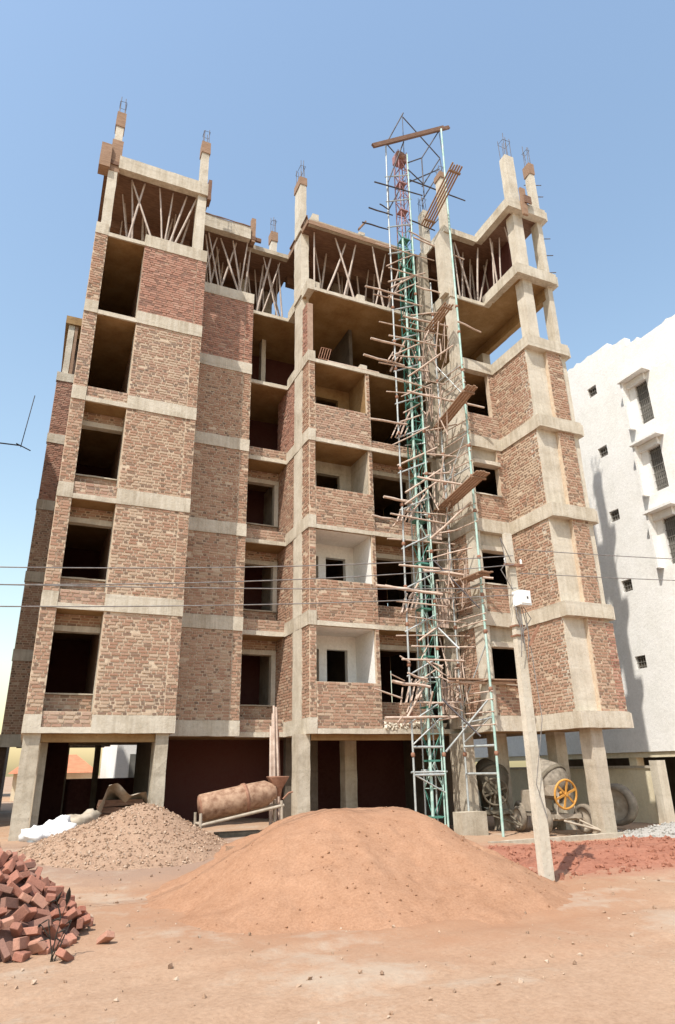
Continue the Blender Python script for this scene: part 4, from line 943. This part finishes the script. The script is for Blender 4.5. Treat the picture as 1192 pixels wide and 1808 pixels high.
wire((7.6, 9.2, 4.50), (-6, 9.5, 3.45), .18, 'lowest overhead wire running left from the pole')
wire((7.7, 9.2, 5.35), (24, 9.4, 6.9), .15, 'upper overhead wire running right from the concrete pole')
wire((7.7, 9.2, 4.90), (24, 9.4, 6.25), .1, 'lower overhead wire running right from the concrete pole')

# ------------------------------------------------------------------ white building on the right
WX = 20.5
wb = thing('white_building', 'bright white plastered apartment building with small vents, right of the unfinished block', 'building', (26, 20, 0))
def W(o): o.parent = wb; o.matrix_parent_inverse = Matrix.Translation((-26, -20, 0)); return o
wpart = lambda n_, mt, *a: W(MB().box(*a).build(n_, mt))
vents = [(18.08, 18.57, z_, z_+.46) for z_ in (16.52, 13.62, 10.76, 7.86, 4.94)]
wins = [(15.62, 16.22, z_, z_+1.75) for z_ in (14.05, 11.2, 8.35)]
holes = vents+wins+[(24.2, 24.7, z_, z_+.46) for z_ in (16.52, 13.62, 10.76, 7.86, 4.94)]
ys = sorted({8.0, 30.0}|{h[0] for h in holes}|{h[1] for h in holes}); zs = sorted({2.05, 17.55}|{h[2] for h in holes}|{h[3] for h in holes})
b = MB()
for i in range(len(ys)-1):
    for j in range(len(zs)-1):
        y, z_ = (ys[i]+ys[i+1])/2, (zs[j]+zs[j+1])/2
        if not any(h[0] < y < h[1] and h[2] < z_ < h[3] for h in holes):
            b.add([(WX, ys[i], zs[j]), (WX, ys[i+1], zs[j]), (WX, ys[i+1], zs[j+1]), (WX, ys[i], zs[j+1])], [(0, 3, 2, 1)])
for y0, y1, z0, z1 in holes:
    b.add([(x, y, z_) for x in (WX, WX+.22) for y, z_ in ((y0, z0), (y1, z0), (y1, z1), (y0, z1))], [(0, 1, 5, 4), (1, 2, 6, 5), (2, 3, 7, 6), (3, 0, 4, 7)])
W(b.build('wall', 'white_plaster'))
wpart('wall', 'white_plaster', WX+.25, 34, 8.0, 30, 2.06, 17.54)
for k, (y0, y1, zt) in enumerate(((15.62, 16.2, 17.75), (16.2, 17.1, 18.15), (17.1, 19.6, 18.45), (19.6, 30, 18.3), (12.6, 15.6, 17.62), (8, 12.6, 17.9))):
    b = MB(); n_ = max(3, int((y1-y0)/.22)); top = [zt+(random.uniform(.03, .12) if random.random() < .12 else 0)+random.uniform(-.012, .012) for i in range(n_+1)]
    vs = [(x, y0+(y1-y0)*i/n_, z_) for i in range(n_+1) for x, z_ in ((WX+.004, 17.55), (WX+.30, 17.55), (WX+.30, top[i]), (WX+.004, top[i]))]
    b.add(vs, [(4*i+j, 4*i+(j+1) % 4, 4*i+4+(j+1) % 4, 4*i+4+j) for i in range(n_) for j in range(4)]+[(0, 1, 2, 3), tuple(range(4*n_, 4*n_+4))[::-1]])
    W(b.build('parapet', 'white_plaster'))
for h in holes:
    small = h[1]-h[0] < .55
    wn = W(MB().box(WX+.16, WX+.2, h[0]+.002, h[1]-.002, h[2]+.002, h[3]-.002).build('window', 'glass_dark' if not small else 'plaster_dark'))
    nb = 4 if small else 7
    for i in range(nb):
        y = h[0]+(h[1]-h[0])*(i+.5)/nb; MB().box(WX+.09, WX+.105, y-.011, y+.011, h[2], h[3]).build('grille_bar', 'frame_dark', wn)
    for i in range(3 if small else 6):
        z_ = h[2]+(h[3]-h[2])*(i+.5)/(3 if small else 6); MB().box(WX+.075, WX+.09, h[0], h[1], z_-.011, z_+.011).build('grille_bar', 'frame_dark', wn)
for y0, y1, z0, z1 in wins:
    hd = wpart('window_hood', 'white_plaster', WX-.42, WX-.003, y0-.25, y1+.45, z1+.28, z1+.38)
    MB().box(WX-.30, WX-.003, y1+.30, y1+.40, z0-.05, z1+.27).build('fin', 'white_plaster', hd)
    MB().box(WX-.12, WX-.004, y0, y1+.3, z1, z1+.27).build('fascia', 'white_plaster', hd)
for y in (15.2, 19.4, 23.6, 27.8): wpart('column', 'cream_plaster', WX+.1, WX+.45, y, y+.35, -.2, 2.055)
wpart('parking_wall', 'plaster_dark', WX+5, WX+5.2, 8, 30, -.2, 2.055)
wpart('edge_beam', 'cream_plaster', WX+.06, WX+.3, 14.5, 30, 1.86, 2.045)

# compound wall between the two blocks
cw = thing('compound_wall', 'plastered compound wall in shade between the two buildings', 'wall', (18, 20, 0))
Cw = lambda o: (setattr(o, 'parent', cw), setattr(o, 'matrix_parent_inverse', Matrix.Translation((-18, -20, 0))), o)[2]
Cw(MB().box(18, 18.2, 16.4, 30, -.3, 1.52).build('wall', 'cream_plaster')); Cw(MB().box(17.96, 18.24, 16.36, 30.04, 1.523, 1.60).build('coping', 'concrete'))
Cw(MB().box(17.92, 18.28, 16.1, 16.4, -.3, 1.75).build('pier', 'concrete_pale'))

# ------------------------------------------------------------------ houses behind, seen through the ground floor
h1 = thing('tiled_house', 'low house with terracotta tiled roof seen through the left ground floor bay', 'house', (2.6, 44, 0))
MB().box(-3, 1.2, 0, 6, 0, 1.75).build('wall', 'cream_plaster', h1)
rf = MB(); rf.add([(-3.3, -.4, 1.7), (1.5, -.4, 1.7), (1.5, 6.4, 1.7), (-3.3, 6.4, 1.7), (-2, 3, 2.75), (.4, 3, 2.75)], [(0, 1, 5, 4), (1, 2, 5), (2, 3, 4, 5), (3, 0, 4), (3, 2, 1, 0)]); rf.build('roof', 'tile', h1)
h2 = thing('white_house', 'white two storey house far behind the left ground floor bay', 'house', (6.2, 40, 0))
MB().box(-1.6, 6, 0, 8, 0, 6.5).build('wall', 'white_plaster', h2)
for x in (-.9, 1.2): f_ = MB().box(x, x+.9, -.04, -.003, 1.3, 2.6).build('window', 'glass_dark', h2); MB().box(x-.06, x+.96, -.10, -.042, 1.22, 1.29).build('sill', 'concrete_pale', f_)
# neighbouring block off to the left whose shade falls on the wing
nb_ = thing('neighbour_block', 'plain plastered neighbouring block standing to the left of the rear wing', 'building', (-8, 28, 0))
MB().box(-4, 4, -8, 5, 0, 20.4).build('wall', 'cream_plaster', nb_)
for k in range(5):
    for y in (-3.4, .4):
        f_ = MB().box(4.003, 4.03, y, y+1.2, 1.2+3.2*k, 2.5+3.2*k).build('window', 'glass_dark', nb_); MB().box(4.032, 4.16, y-.08, y+1.28, 1.1+3.2*k, 1.19+3.2*k).build('sill', 'concrete_pale', f_)


an = thing('roof_aerial', 'thin aerial rod with a short cross bar at the left edge', 'aerial', (-4.0, 30, 13.2))
MB().bar((0, 0, 2.1), (2.04, 0, 2.18), .03, 6).build('bracket', 'steel_dark', an); MB().bar((2.04, 0, 2.1), (2.26, 0, 4.8), .02, 6).build('rod', 'steel_dark', an); MB().bar((1.84, 0, 2.25), (2.46, 0, 2.0), .025, 6).build('cross_bar', 'steel_dark', an)
h3 = thing('pale_house', 'pale low house on the horizon at the far left', 'house', (-7, 52, 0))
MB().box(-5, 5, 0, 7, 0, 3.4).build('wall', 'cream_plaster', h3); MB().box(-5.3, 5.3, -.5, 7.3, 3.403, 3.6).build('roof', 'concrete', h3)
for x in (-3.5, -.5, 2.5): f_ = MB().box(x, x+1.1, -.04, -.003, 1.1, 2.4).build('window', 'glass_dark', h3); MB().box(x-.06, x+1.16, -.12, -.042, 1.0, 1.09).build('sill', 'concrete_pale', f_)
